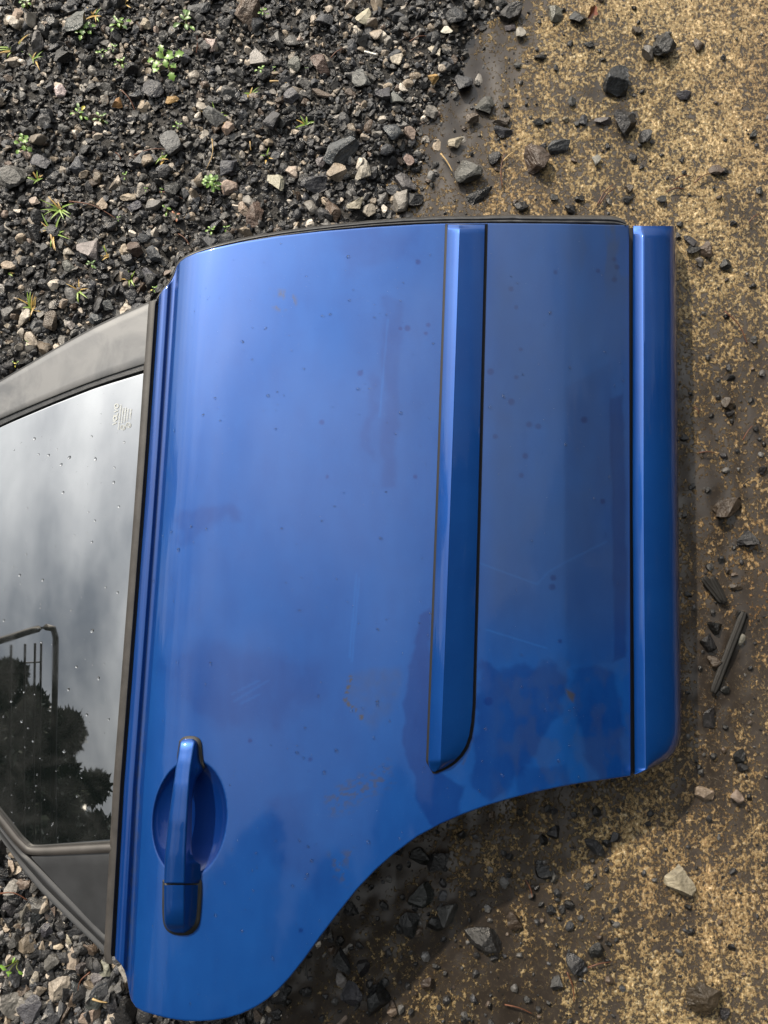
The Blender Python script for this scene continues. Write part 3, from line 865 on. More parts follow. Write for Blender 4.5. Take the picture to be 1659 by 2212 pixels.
# the belt line of the door in the photograph, and how strongly other lines follow it
BLV = np.array([300, 652, 953, 1106, 1700, 2060, 2300], float)
BLU = np.array([343, 320, 300, 289, 244, 224, 211], float)
def beltu(v): return np.interp(v, BLV, BLU)
def kfun(w): return np.interp(w, [200, 289, 945, 1033, 1365, 1600], [1, 1, .50, .36, -.05, -.1])
def ucol(w, v): return w + (beltu(v) - 289.0) * kfun(w)
def wcol(u, v):
    w = np.array(u, float)
    for _ in range(6): w = u - (beltu(v) - 289.0) * kfun(w)
    return w
PW = np.array([300, 312, 316, 331, 335, 343, 349, 353, 360, 370, 384, 405, 440, 520, 640, 780, 945, 1033, 1130, 1215, 1229, 1290, 1340, 1362, 1380], float)
PZ = np.array([.104, .108, .1125, .1145, .1110, .1095, .1110, .1150, .1185, .1222, .1258, .1292, .1322, .1357, .1382, .1388, .1362, .1318, .1240, .1152, .1129, .1000, .0888, .0833, .0790])
def hermite(x, xs, ys):
    d = np.diff(ys) / np.diff(xs)
    m = np.r_[d[0], (d[:-1] + d[1:]) / 2, d[-1]]
    m[1:-1][d[:-1] * d[1:] <= 0] = 0
    i = np.clip(np.searchsorted(xs, x) - 1, 0, len(xs) - 2)
    h = xs[i + 1] - xs[i]; t = np.clip((x - xs[i]) / h, 0, 1)
    return (2*t**3-3*t**2+1)*ys[i] + (t**3-2*t**2+t)*h*m[i] + (-2*t**3+3*t**2)*ys[i+1] + (t**3-t**2)*h*m[i+1]
def skin_z0(w, v):
    """body curve across the door, bowed a little along its length"""
    return hermite(w, PW, PZ) - 0.016 * ((v - 1150.0) / 1000.0) ** 2
def skin_z(u, v): return skin_z0(wcol(np.asarray(u, float), np.asarray(v, float)), np.asarray(v, float))

TOPU = [300, 336, 342, 352, 362, 372, 378, 383, 390, 402, 425, 460, 520, 600, 700, 800, 900, 968, 1050, 1200, 1380]
TOPV = [655, 650, 643, 628, 618, 606, 592, 575, 566, 557, 547, 537, 524, 511, 500, 492, 486, 483.5, 483, 484, 488]
BOTU = [222, 240, 250, 262, 270, 275, 279, 284, 294, 310, 340, 370, 400, 430, 460, 490, 520, 550, 575, 600, 625, 655, 690, 730, 770, 810, 850, 900, 950, 1000, 1050, 1100, 1150, 1200, 1260, 1310, 1345, 1380]
BOTV = [2050, 2060, 2070, 2082, 2096, 2112, 2135, 2160, 2175, 2184, 2193, 2200, 2204, 2205, 2203, 2198, 2189, 2175, 2159, 2137, 2110, 2072, 2023, 1970, 1920, 1878, 1843, 1806, 1779, 1757, 1739, 1724, 1711, 1700, 1689, 1682, 1677, 1672]
W = np.r_[np.arange(314, 420, 1.6), np.arange(420, 1361.5, 3.0)]
NR = 500
def solve(w, uu, vv, v0):
    v = np.full_like(w, v0)
    for _ in range(25): v = 0.5 * v + 0.5 * np.interp(ucol(w, v), uu, vv)
    return v
vt = solve(W, TOPU, TOPV, 520.0); vb = solve(W, BOTU, BOTV, 1900.0)
T = np.linspace(0, 1, NR)
VG = vt[None] + (vb - vt)[None] * T[:, None]
WG = np.repeat(W[None], NR, 0)
UG = ucol(WG, VG)
Z0 = skin_z0(WG, VG)
XYZ = P(UG, VG, Z0)
# thumb bowl behind the handle
BCU, BCV = 409.0, 1769.0
eu = (UG - BCU - (VG - BCV) * -0.06) / 80.0; ev = (VG - BCV) / 127.0
er = np.sqrt(eu ** 2 + ev ** 2)
XYZ[..., 2] -= 0.017 * np.clip(1 - er ** 2.6, 0, 1) ** 0.75
# hems: the edge rolls down
e_top = (VG - vt[None]); e_bot = (vb[None] - VG)
# ---- dust film and stains, plus dark reflections painted in as thinner film
U, Vv = UG, VG
dx = (N1.fbm(U / 40, Vv / 40, 4) - 0.5) * 60; dy = (N2.fbm(U / 40, Vv / 40, 4) - 0.5) * 60
def poly_sd(px, py, poly):
    poly = np.asarray(poly, float)
    dmin = np.full(px.shape, 1e9); ins = np.zeros(px.shape, bool)
    for i in range(len(poly)):
        ax, ay = poly[i - 1]; bx, by = poly[i]
        ex, ey = bx - ax, by - ay
        t = np.clip(((px - ax) * ex + (py - ay) * ey) / (ex * ex + ey * ey + 1e-9), 0, 1)
        dmin = np.minimum(dmin, np.hypot(px - ax - t * ex, py - ay - t * ey))
        c = ((ay > py) != (by > py)) & (px < (bx - ax) * (py - ay) / (by - ay + 1e-12) + ax)
        ins ^= c
    return np.where(ins, -dmin, dmin)
def patch(poly, soft, warp=1.0):
    return sstep(soft, -soft, poly_sd(U + dx * warp, Vv + dy * warp, poly))
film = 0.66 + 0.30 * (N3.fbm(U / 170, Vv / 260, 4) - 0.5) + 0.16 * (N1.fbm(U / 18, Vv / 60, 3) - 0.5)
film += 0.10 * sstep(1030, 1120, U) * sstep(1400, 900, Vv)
WIPED_REFLECTED = [  # wiped patches and painted dark reflections: polygon, softness, strength, warp
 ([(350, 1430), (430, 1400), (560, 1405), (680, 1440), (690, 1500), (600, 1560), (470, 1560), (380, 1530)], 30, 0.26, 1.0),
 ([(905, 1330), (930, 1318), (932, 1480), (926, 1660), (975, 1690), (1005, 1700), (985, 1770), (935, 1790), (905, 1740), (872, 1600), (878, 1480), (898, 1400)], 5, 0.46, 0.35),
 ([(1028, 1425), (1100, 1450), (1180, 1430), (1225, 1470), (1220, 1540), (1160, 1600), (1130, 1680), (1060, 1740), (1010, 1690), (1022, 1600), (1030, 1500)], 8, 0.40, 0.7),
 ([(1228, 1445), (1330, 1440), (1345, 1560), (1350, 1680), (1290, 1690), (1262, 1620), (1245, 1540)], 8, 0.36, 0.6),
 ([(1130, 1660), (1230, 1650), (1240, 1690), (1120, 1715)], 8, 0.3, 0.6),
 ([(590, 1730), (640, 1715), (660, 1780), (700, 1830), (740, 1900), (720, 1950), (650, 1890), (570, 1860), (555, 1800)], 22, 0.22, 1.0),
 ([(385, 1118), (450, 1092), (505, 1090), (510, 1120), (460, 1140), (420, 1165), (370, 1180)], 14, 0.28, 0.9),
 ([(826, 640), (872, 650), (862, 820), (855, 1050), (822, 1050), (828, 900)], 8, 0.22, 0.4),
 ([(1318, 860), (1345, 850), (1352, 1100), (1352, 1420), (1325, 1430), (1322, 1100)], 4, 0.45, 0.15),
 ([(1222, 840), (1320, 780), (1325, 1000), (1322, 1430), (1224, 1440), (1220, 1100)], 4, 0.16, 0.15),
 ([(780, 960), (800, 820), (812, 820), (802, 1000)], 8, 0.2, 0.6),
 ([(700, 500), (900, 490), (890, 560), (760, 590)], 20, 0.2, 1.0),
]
for poly, soft, k, wp in WIPED_REFLECTED: film -= k * patch(poly, soft, wp)  # wiped spots and painted reflections both darken the skin
# thin dry scrape marks
def line_mask(pts, wid):
    m = np.full(U.shape, 1e9)
    for (ax, ay), (bx, by) in zip(pts[:-1], pts[1:]):
        ex, ey = bx - ax, by - ay
        t = np.clip(((U - ax) * ex + (Vv - ay) * ey) / (ex * ex + ey * ey + 1e-9), 0, 1)
        m = np.minimum(m, np.hypot(U - ax - t * ex, Vv - ay - t * ey))
    return sstep(wid, wid * 0.3, m)
for pts in ([(1033, 1215), (1100, 1240), (1160, 1262), (1185, 1235), (1220, 1215), (1310, 1170)], [(770, 1240), (755, 1420)], [(776, 1250), (760, 1430)], [(838, 690), (820, 900)], [(1050, 1360), (1180, 1400)],
            [(500, 1500), (560, 1470)], [(505, 1515), (580, 1470)], [(520, 1520), (560, 1500)]):
    film += 0.28 * line_mask(pts, 3.0)
# round drop marks
SPOTS = [(880,709,8),(778,806,8),(695,912,7),(903,566,7),(1060,803,9),(1105,868,9),(1143,917,8),(1163,921,8),(1262,907,9),(1070,943,7),(1135,985,8),(1115,815,6),(1104,624,7),(1115,664,6),(1327,560,6),(1333,577,7),(1327,604,7),(1292,585,6),(1302,1083,7),(1195,1248,8),(1193,1268,9),(1055,1515,11),(1200,588,6),(925,702,6),(920,720,5),(897,1030,6),(707,1030,5),(865,710,5),(1126,1027,7),(1125,755,5),(1010,1170,5),(1210,1385,6),(670,1640,6),(540,1600,6),(650,2010,6)]
for (su, sv, sr) in SPOTS: film -= 0.55 * sstep(sr, sr * 0.6, np.hypot(U - su, Vv - sv))
film -= 0.9 * sstep(1.03, 0.97, er)
film[:] = np.where(WG < 354, film - 0.35, film)
film = np.clip(film, 0, 1)
dirt = np.zeros_like(U); stain = np.zeros_like(U)
ring = [(757, 1462), (752, 1490), (743, 1512), (760, 1528), (777, 1540), (782, 1552)]
stain += 0.9 * line_mask([(p[0] + 2 * math.sin(i * 2.1), p[1]) for i, p in enumerate(smoothline(ring, 24, 2))], 5.0) * (N3.fbm(U / 4, Vv / 4, 2) > 0.42)
stain += 0.30 * patch([(757, 1462), (830, 1440), (870, 1440), (860, 1520), (800, 1580), (782, 1552), (745, 1512)], 10, 0.3) * N1.fbm(U / 12, Vv / 12, 4)
stain += 0.7 * sstep(0.54, 0.66, N2.fbm(U / 9, Vv / 16, 4)) * patch([(585, 625), (625, 630), (640, 660), (600, 668), (585, 655)], 8, 0.2)
stain += 0.5 * sstep(0.5, 0.62, N2.fbm(U / 9, Vv / 6, 4)) * patch([(700, 1720), (830, 1650), (840, 1690), (720, 1760)], 20, 0.5)
stain += 0.5 * sstep(0.5, 0.62, N1.fbm(U / 10, Vv / 10, 4)) * patch([(715, 1850), (760, 1840), (750, 1920), (720, 1900)], 14, 0.5)
dirt += 0.20 * sstep(0.44, 0.62, N2.fbm(U / 38, Vv / 60, 5)) * sstep(1040, 1100, U) * sstep(1380, 1480, Vv)
dirt += (0.34 + 0.16 * (N1.fbm(U / 60, Vv / 160, 4) - 0.5)) * sstep(1000, 1090, U) * sstep(1500, 1250, Vv)
dirt += 0.12 * sstep(700, 900, U) * sstep(1500, 1000, Vv) * N1.fbm(U / 80, Vv / 80, 4)
dirt += 0.30 * sstep(0.50, 0.66, N3.fbm(U / 30, Vv / 90, 4)) * sstep(1225, 1330, U) * sstep(700, 500, Vv)
dirt += 0.35 * sstep(0.3, 0.7, N3.fbm(U / 5, Vv / 9, 3)) * sstep(330, 336, WG) * sstep(352, 346, WG) * sstep(1450, 1650, Vv)
stain += 0.8 * patch([(1222, 1488), (1243, 1500), (1238, 1520), (1228, 1506)], 3, 0.1)
stain += 0.5 * line_mask([(1028, 1480), (1020, 1600), (1000, 1650)], 4) * N1.fbm(U / 6, Vv / 12, 3)
stain = np.clip(stain, 0, 0.9)
dirt = np.clip(dirt, 0, 0.9)

nR, nC = UG.shape
idx = np.arange(nR * nC).reshape(nR, nC)
F = np.stack([idx[:-1, :-1], idx[1:, :-1], idx[1:, 1:], idx[:-1, 1:]], -1).reshape(-1, 4)
Vt = XYZ.reshape(-1, 3)
loop = np.r_[idx[0, :], idx[1:, -1], idx[-1, -2::-1], idx[-2:0:-1, 0]]
B = Vt[loop]
tan = np.roll(B, -1, 0) - np.roll(B, 1, 0)
tan[:, 2] = 0
tl = np.linalg.norm(tan, axis=1, keepdims=True); tan /= np.maximum(tl, 1e-9)
outn = np.stack([-tan[:, 1], tan[:, 0], np.zeros(len(tan))], -1)     # loop runs clockwise in the picture
for _ in range(4):
    outn = (outn + np.roll(outn, 1, 0) + np.roll(outn, -1, 0)) / 3
outn /= np.maximum(np.linalg.norm(outn, axis=1, keepdims=True), 1e-9)
if np.mean(np.sum(outn * (B - B.mean(0)), 1)) < 0: outn = -outn
film_f, dirt_f = film.ravel(), dirt.ravel()
Vall, Fall, fl, dl = [Vt], [F], [film_f], [dirt_f]
prev = loop; off = len(Vt)
for (o_, d_) in ((0.0009, 0.0006), (0.0018, 0.0022), (0.0021, 0.0055), (0.0012, 0.018)):
    ring_v = B + outn * o_ - np.array([0, 0, d_])
    Vall.append(ring_v); cur = np.arange(len(loop)) + off; off += len(loop)
    Fall.append(np.stack([prev, np.roll(prev, -1), np.roll(cur, -1), cur], -1)); prev = cur
    fl.append(film_f[loop] * 0.8); dl.append(dirt_f[loop])
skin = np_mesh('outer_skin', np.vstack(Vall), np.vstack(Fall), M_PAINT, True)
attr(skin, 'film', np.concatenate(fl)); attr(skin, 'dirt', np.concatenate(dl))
attr(skin, 'stain', np.concatenate([stain.ravel()] + [stain.ravel()[loop]] * 4))
bm = bmesh.new(); bm.from_mesh(skin.data); bmesh.ops.recalc_face_normals(bm, faces=bm.faces)
up = sum(f.normal.z for f in bm.faces)
if up < 0: bmesh.ops.reverse_faces(bm, faces=bm.faces)
bm.to_mesh(skin.data); bm.free()
adopt(skin, door)

# inner shell under the skin
ii = np.linspace(0, len(loop) - 1, 420).astype(int)
Bi = B[ii]; On = outn[ii]
rails = []
for o_, z_ in ((-0.006, None), (-0.008, 0.055), (-0.022, 0.030), (-0.040, 0.014)):
    q = Bi + On * o_
    q[:, 2] = (Bi[:, 2] - 0.012) if z_ is None else np.minimum(z_, Bi[:, 2] - 0.02)
    rails.append(np.vstack([q, q[:1]]))
inner = loft('inner_shell', rails, M_INNER)
adopt(inner, door)

# ---- generic pieces built from photo lines with heights
def rail(uv, zf, n, it=1, dz=0.0):
    l = smoothline(uv, n, it)
    return P(l[:, 0], l[:, 1], zf(l[:, 0], l[:, 1]) + dz)

def sweep_strip(vs, prof, zf):
    """prof: list of functions v->u with lift; returns rails"""
    out = []
    for uf, dz in prof:
        u = uf(vs)
        base = P(u, vs, zf(u, vs) + (dz if np.isscalar(dz) else dz(vs)))
        out.append(base)
    return out

# side moulding across the middle, with its black gasket
vs = np.r_[np.linspace(485, 496, 5), np.linspace(505, 1500, 160), np.linspace(1510, 1667, 48)]
def ml(v): return ucol(np.full_like(v, 945.0), v)
def mr0(v): return ucol(np.full_like(v, 1034.0), v)
def mr(v):
    e = np.interp(v, [0, 1520, 1560, 1590, 1612, 1630, 1645, 1656, 1663, 1667, 1700], [0, 0, 2, 6, 13, 24, 38, 54, 68, 80, 84])
    return mr0(v) - e
def mleft(v): return ml(v) + np.interp(v, [0, 1645, 1655, 1662, 1667, 1700], [0, 0, 1.5, 5, 11, 11])
def mridge(v):
    a = mleft(v); b_ = mr(v)
    return np.minimum(a + 27, a + (b_ - a) * 0.62)
def lift(h):
    return lambda v: h * sstep(1667, 1640, v) * np.clip(0.25 + 0.75 * sstep(484, 497, v), 0, 1)
prof = [(lambda v: mleft(v) + 1, 0.0000), (lambda v: mleft(v) + 0.5, lambda v: 0.0022 + 0 * v), (lambda v: mleft(v) + 2, lambda v: 0.0034 + 0 * v),
        (lambda v: mridge(v) - 2.0, lambda v: 0.0030 + lift(0.0085)(v)), (lambda v: mridge(v), lambda v: 0.0030 + lift(0.0092)(v)), (lambda v: mridge(v) + 2.5, lambda v: 0.0030 + lift(0.0088)(v)),
        (lambda v: 0.5 * (mridge(v) + mr(v)), lambda v: 0.0030 + lift(0.0068)(v)),
        (lambda v: mr(v) - 2, lambda v: 0.0030 + lift(0.0022)(v)), (lambda v: mr(v) - 0.5, lambda v: 0.0020 + 0 * v), (lambda v: mr(v) - 1, 0.0)]
mould = loft('side_moulding', sweep_strip(vs, prof, skin_z), M_PAINT2, caps=True, auto=28)
adopt(mould, door)
vs2 = np.r_[np.linspace(483.5, 1500, 120), np.linspace(1510, 1671, 40)]
gprof = [(lambda v: ml(v) - 4.5 + np.interp(v, [0, 1645, 1671], [0, 0, 16]), 0.0003), (lambda v: ml(v) - 4.0 + np.interp(v, [0, 1645, 1671], [0, 0, 16]), 0.0014),
         (lambda v: mr(np.minimum(v - 3, 1667)) + 4.0, 0.0014), (lambda v: mr(np.minimum(v - 3, 1667)) + 4.5, 0.0003)]
gask = loft('moulding_gasket', sweep_strip(vs2, gprof, skin_z), M_BLACK)
gask.parent = mould; gask.matrix_parent_inverse = mould.matrix_world.inverted()
adopt(mould, door)

# sill trim along the lower edge
vs = np.r_[np.linspace(488, 510, 12), np.linspace(516, 1560, 150), np.linspace(1566, 1672, 44)]
def sl(v): return np.interp(v, [480, 1106, 1680], [1367, 1366.5, 1371])
def sr(v):
    r0 = np.interp(v, [480, 500, 700, 1106, 1600, 1680], [1457, 1458, 1460, 1463, 1470, 1470])
    return r0 - np.interp(v, [0, 1560, 1590, 1610, 1625, 1640, 1652, 1661, 1667, 1672], [0, 0, 2, 7, 14, 28, 46, 64, 80, 96])
def sridge(v): return np.minimum(sl(v) + np.interp(v, [488, 510, 1680], [18, 23, 24]), sl(v) + (sr(v) - sl(v)) * 0.7)
ZT = lambda u, v: 0.0825 - 0.016 * ((v - 1150.0) / 1000.0) ** 2 + 0 * u
def cap(v): return sstep(488, 512, v)
prof = [(lambda v: sl(v) + 1, -0.016), (lambda v: sl(v), -0.0010), (lambda v: sl(v) + 1.5, 0.0008),
        (lambda v: sridge(v) - 3, lambda v: 0.0036 + 0.0070 * cap(v)), (lambda v: sridge(v), lambda v: 0.0042 + 0.0072 * cap(v)), (lambda v: sridge(v) + 4, lambda v: 0.0042 + 0.0068 * cap(v)),
        (lambda v: sridge(v) + (sr(v) - sridge(v)) * 0.35, lambda v: 0.0028 + 0.0052 * cap(v)),
        (lambda v: sridge(v) + (sr(v) - sridge(v)) * 0.68, lambda v: -0.0010 + 0.0034 * cap(v)),
        (lambda v: sr(v) - 8, lambda v: -0.0050 + 0.001 * cap(v)), (lambda v: sr(v) - 3, -0.0095), (lambda v: sr(v), -0.018), (lambda v: sr(v) + 3, -0.045), (lambda v: sr(v) - 12, -0.060)]
sill = loft('sill_trim', sweep_strip(vs, prof, ZT), M_PAINT2, caps=True, auto=35)
adopt(sill, door)

vs = np.linspace(492, 1670, 80)
sg = loft('sill_gap_seal', sweep_strip(vs, [(lambda v: sl(v) - 22, -0.016), (lambda v: sl(v) + 14, -0.017)], ZT), M_BLACK)
adopt(sg, door)
# front edge seal: ribbed rubber
SO = [(338, 644), (352, 622), (366, 607), (374, 590), (381, 570), (393, 556), (420, 543), (470, 527), (540, 511), (640, 495), (760, 481), (860, 473), (960, 468), (1060, 467), (1130, 464), (1200, 466), (1270, 467), (1336, 470), (1352, 478)]
SI = [(341, 652), (356, 634), (370, 616), (379, 600), (388, 580), (400, 566), (428, 553), (476, 540), (545, 525), (642, 509), (762, 496), (862, 489), (960, 486), (1060, 486), (1130, 486), (1200, 487), (1270, 488), (1336, 490), (1353, 491)]
n = 260
lo_, li_ = smoothline(SO, n, 2), smoothline(SI, n, 2)
wob = (N1(np.arange(n) / 9.0, np.zeros(n)) - 0.5)
amp = np.interp(lo_[:, 0], [300, 1050, 1100, 1352], [0.6, 0.8, 4.5, 4.5])
lo_[:, 1] += wob * amp
rails = []
for f, z_ in ((0.0, 0.045), (-0.10, 0.060), (0.0, 0.072), (0.22, 0.080), (0.36, 0.0795), (0.44, 0.0765), (0.52, 0.0795), (0.70, 0.0790), (0.84, 0.074), (0.95, 0.066), (1.1, 0.050)):
    q = lo_ + (li_ - lo_) * f
    zz = z_ + 0.0022 * (N2(np.arange(n) / 5.0, np.full(n, f * 3)) - 0.5) * (amp / 4.5) - 0.012 * sstep(420, 345, q[:, 0])
    rails.append(P(q[:, 0], q[:, 1], zz))
seal = loft('edge_seal', rails, M_RUBBER)
adopt(seal, door)

# ---- window: glass plane falls away from the belt line
def zg(u, v):
    d = (beltu(v) - u) * 0.00060
    return 0.1035 - 0.24 * d - 0.16 * d * d - 0.016 * ((v - 1150.0) / 1000.0) ** 2
def fill_between(name, A, Bq, zf, mat, n=80, m=6, dz=0.0, edge=0.004, it=1, thick=0.006, rim=None):
    """panel between two photo lines, with rolled edges and thickness"""
    a, b_ = smoothline(A, n, it), smoothline(Bq, n, it)
    fs = np.linspace(0, 1, m)
    rails = []
    q = a; rails.append(P(q[:, 0], q[:, 1], zf(q[:, 0], q[:, 1])) + np.array([0, 0, dz - thick]))
    for f in np.r_[0.0, 0.03, fs[1:-1], 0.97, 1.0]:
        q = a + (b_ - a) * f
        w_ = P(q[:, 0], q[:, 1], zf(q[:, 0], q[:, 1]))
        drop = edge * 0.5 if f in (0.0, 1.0) else 0.0
        h = 0.0 if rim is None else rim(f)
        w_[:, 2] += dz - drop + h
        rails.append(w_)
    q = b_; rails.append(P(q[:, 0], q[:, 1], zf(q[:, 0], q[:, 1])) + np.array([0, 0, dz - thick]))
    return loft(name, rails, mat, caps=True, auto=40)

# window glass
GT = [(320, 796), (208, 830), (116, 866), (0, 916), (-90, 965), (-170, 1030)]
GBm = [(246, 1824), (150, 1830), (60, 1836), (0, 1762), (-60, 1690), (-140, 1560)]
n, m = 60, 90
a, b_ = resample(GT, n), resample(GBm, n)
rails = []
for f in np.linspace(0, 1, m):
    q = a + (b_ - a) * f
    rails.append(P(q[:, 0], q[:, 1], zg(q[:, 0], q[:, 1]) - 0.004))
glass = loft('window_glass', rails, M_GLASS)
adopt(glass, door)
sol = glass.modifiers.new('thickness', 'SOLIDIFY'); sol.thickness = 0.004; sol.offset = -1

# pillar cover
pc = fill_between('pillar_cover', [(326, 652), (319, 658), (231, 696), (139, 745), (69, 786), (0, 826), (-90, 882), (-190, 950)],
                  [(314, 786), (308, 787), (208, 820), (116, 856), (0, 905), (-40, 924), (-100, 955), (-160, 995)], zg, M_PLASTIC, m=8, dz=0.002, edge=0.002, thick=0.02)
adopt(pc, door)
# thin edge trim along the pillar cover
et = fill_between('edge_trim', [(338, 645), (319, 652), (230, 690), (138, 740), (68, 781), (-1, 821), (-92, 876), (-194, 944)],
                  [(338, 654), (319, 660), (231, 698), (139, 747), (69, 788), (0, 828), (-90, 884), (-190, 952)], zg, M_PLASTIC_DARK, m=4, dz=-0.001, edge=0.003, thick=0.025)
adopt(et, door)
# glass run channel
rc = fill_between('glass_run_channel', [(312, 784), (208, 817), (116, 853), (0, 902), (-90, 948), (-165, 998)],
                  [(312, 798), (208, 831), (116, 867), (0, 917), (-90, 966), (-165, 1030)], zg, M_RUBBER, m=5, dz=-0.001, edge=0.001, thick=0.006)
adopt(rc, door)
# rear division bar bending into the roof rail
db = fill_between('division_bar', [(243, 1823), (150, 1828), (80, 1832), (56, 1829), (0, 1757), (-60, 1686), (-145, 1555), (-175, 1300), (-165, 1025)],
                  [(243, 1842), (150, 1846), (78, 1849), (48, 1842), (-10, 1768), (-70, 1696), (-158, 1562), (-190, 1300), (-178, 1010)], zg, M_BELT, n=140, m=7, dz=0.0010, edge=0.003,
                  rim=lambda f: 0.0022 * math.sin(math.pi * f))
adopt(db, door)
# roof rail: two ridges
rr_ = fill_between('roof_rail', [(236, 2022), (224, 2018), (139, 1930), (68, 1856), (44, 1838), (-12, 1766), (-72, 1694), (-160, 1562), (-192, 1300), (-180, 1005)],
                   [(232, 2074), (222, 2058), (139, 1979), (69, 1909), (0, 1812), (-40, 1758), (-100, 1690), (-200, 1570), (-236, 1290), (-200, 940)], zg, M_PLASTIC_DARK, n=160, m=14, dz=-0.001, edge=0.004, thick=0.03,
                   rim=lambda f: 0.0042 * abs(math.sin(math.pi * 1.5 * f)) ** 1.2 - 0.004 * f)
adopt(rr_, door)
# rear corner panel
cp = fill_between('corner_panel', [(66, 1851), (150, 1847), (240, 1843)], [(222, 2020), (226, 2026), (232, 2030)], zg, M_PLASTIC_DARK, n=30, m=8, dz=-0.0005, edge=0.002, thick=0.004, it=0)
adopt(cp, door)
# thin bright lip where bar meets corner panel
# belt strip
vs = np.linspace(650, 2082, 200)
def bl(v): return beltu(v) + np.interp(v, [640, 660, 2060, 2085], [3, 0, 0, 8])
prof = [(lambda v: bl(v), -0.010), (lambda v: bl(v), 0.0015), (lambda v: bl(v) + 2, 0.0032), (lambda v: bl(v) + 9, 0.0056), (lambda v: bl(v) + 15, 0.0052), (lambda v: beltu(v) + 17.5, 0.0030), (lambda v: beltu(v) + 19, -0.004), (lambda v: beltu(v) + 19, -0.012)]
bs = loft('belt_strip', sweep_strip(vs, prof, lambda u, v: 0.1035 - 0.016 * ((v - 1150.0) / 1000.0) ** 2 + 0 * u), M_BELT, caps=True, auto=50)
adopt(bs, door)
vs = np.linspace(648, 2066, 160)
prof = [(lambda v: beltu(v) + 14, -0.004), (lambda v: beltu(v) + 28, -0.004), (lambda v: beltu(v) + 30, -0.02)]
bg = loft('belt_gap_seal', sweep_strip(vs, prof, lambda u, v: 0.1035 - 0.016 * ((v - 1150.0) / 1000.0) ** 2 + 0 * u), M_BLACK)
adopt(bg, door)

# ---- pull handle
HV = np.array([1596, 1602, 1612, 1630, 1645, 1661, 1680, 1697, 1748, 1770, 1800, 1826, 1848, 1858, 1869, 1885, 1898, 1908], float)
HL = np.interp(HV, [1594, 1598, 1604, 1661, 1770, 1848, 1911], [402, 393, 389, 379, 363.6, 355.8, 354.2])
HRg = np.interp(HV, [1596, 1603, 1670, 1737, 1826, 1915], [414, 420, 410.5, 406, 401.5, 399])
HRb = np.interp(HV, [1594, 1598, 1606, 1643, 1663, 1680, 1697, 1748, 1826, 1855, 1869, 1898, 1908], [417, 426, 431, 434, 441, 428, 422, 416, 415, 419, 435, 434, 432])
HT = np.interp(HV, [1596, 1606, 1640, 1700, 1770, 1850, 1908], [.007, .0125, .018, .0235, .025, .024, .022])      # top height over the skin
HB = np.interp(HV, [1596, 1640, 1661, 1680, 1697, 1748, 1848, 1858, 1869, 1908], [0, 0, 0.001, .005, .009, .0115, .0105, .006, .001, 0])
hs = skin_z(np.full_like(HV, 409.0), HV)
def hrail(u, z): return P(u, HV, z)
vfine = np.linspace(HV[0], HV[-1], 110)
def fine(rl): return np.stack([hermite(vfine, HV, rl[:, i]) for i in range(3)], -1)
def bar_rails(mk, Lf, Rg, Rb, base, bot, top):
    k = top / max(top.max(), 1e-6)
    return [mk(Lf + 2, base + bot), mk(Lf, base + bot + (top - bot) * 0.5), mk(Lf + 0.5, base + top - 0.0042 * k), mk(Lf + 1.6, base + top - 0.0026 * k), mk(Lf + 3.6, base + top - 0.0017 * k),
            mk(Lf + (Rg - Lf) * 0.5, base + top - 0.0006 * k), mk(Rg - 4, base + top), mk(Rg - 1.5, base + top - 0.0003 * k), mk(Rg + 0.6, base + top - 0.0014 * k), mk(Rg + 2.0, base + top - 0.0034 * k),
            mk(Rg + (Rb - Rg) * 0.55, base + bot + (top - bot) * 0.42), mk(Rb - 1.5, base + bot + (top - bot) * 0.14), mk(Rb - 3, base + bot)]
rl = bar_rails(hrail, HL, HRg, HRb, hs, HB, HT)
handle = loft('door_handle', [fine(q) for q in rl], M_PAINT2, closed=True, caps=True, auto=70)
adopt(handle, door)
EV = np.array([1912, 1916, 1940, 1970, 1988, 2000, 2008, 2013, 2016], float)
EL = np.interp(EV, [1911, 1960, 1990, 2000, 2008, 2013, 2016], [354, 354, 355, 358, 364, 374, 386])
ERg = np.interp(EV, [1911, 2000, 2016], [399, 398, 397])
ERb = np.interp(EV, [1911, 1982, 1998, 2008, 2013, 2016], [431, 428, 424, 416, 408, 402])
ET = np.interp(EV, [1911, 1980, 2000, 2010, 2016], [.022, .019, .014, .008, .002])
es = skin_z(np.full_like(EV, 395.0), EV)
def er_(u, z): return P(u, EV, z)
vf2 = np.linspace(EV[0], EV[-1], 60)
def fine2(rl): return np.stack([hermite(vf2, EV, rl[:, i]) for i in range(3)], -1)
rl = bar_rails(er_, EL, ERg, ERb, es, np.zeros_like(EV), ET)
hcap = loft('lock_cover', [fine2(q) for q in rl], M_PAINT2, closed=True, caps=True, auto=70)
hcap.parent = handle
adopt(hcap, door); 
def ring_plate(name, uv, dz, mat):
    l = np.array(uv, float); c = l.mean(0)
    q = smoothline(np.vstack([l, l[:1]]), 60, 2)
    z = skin_z(q[:, 0], q[:, 1])
    top = P(q[:, 0], q[:, 1], z); top[:, 2] += dz
    inn = c + (q - c) * 0.35
    ti = P(inn[:, 0], inn[:, 1], skin_z(inn[:, 0], inn[:, 1])); ti[:, 2] += dz
    lowr = P(q[:, 0], q[:, 1], z); lowr[:, 2] -= 0.002
    return loft(name, [lowr, top, ti], mat)
g1 = ring_plate('handle_gasket', [(388, 1600), (396, 1591), (412, 1589), (428, 1592), (436, 1602), (438, 1640), (445, 1666), (400, 1668), (380, 1655)], 0.0022, M_GASKET)
g2_ = ring_plate('handle_gasket', [(352, 1900), (435, 1890), (437, 1920), (433, 1985), (428, 2004), (414, 2017), (396, 2020), (372, 2017), (358, 2006), (351, 1985)], 0.0022, M_GASKET)
for g in (g1, g2_): adopt(g, door)

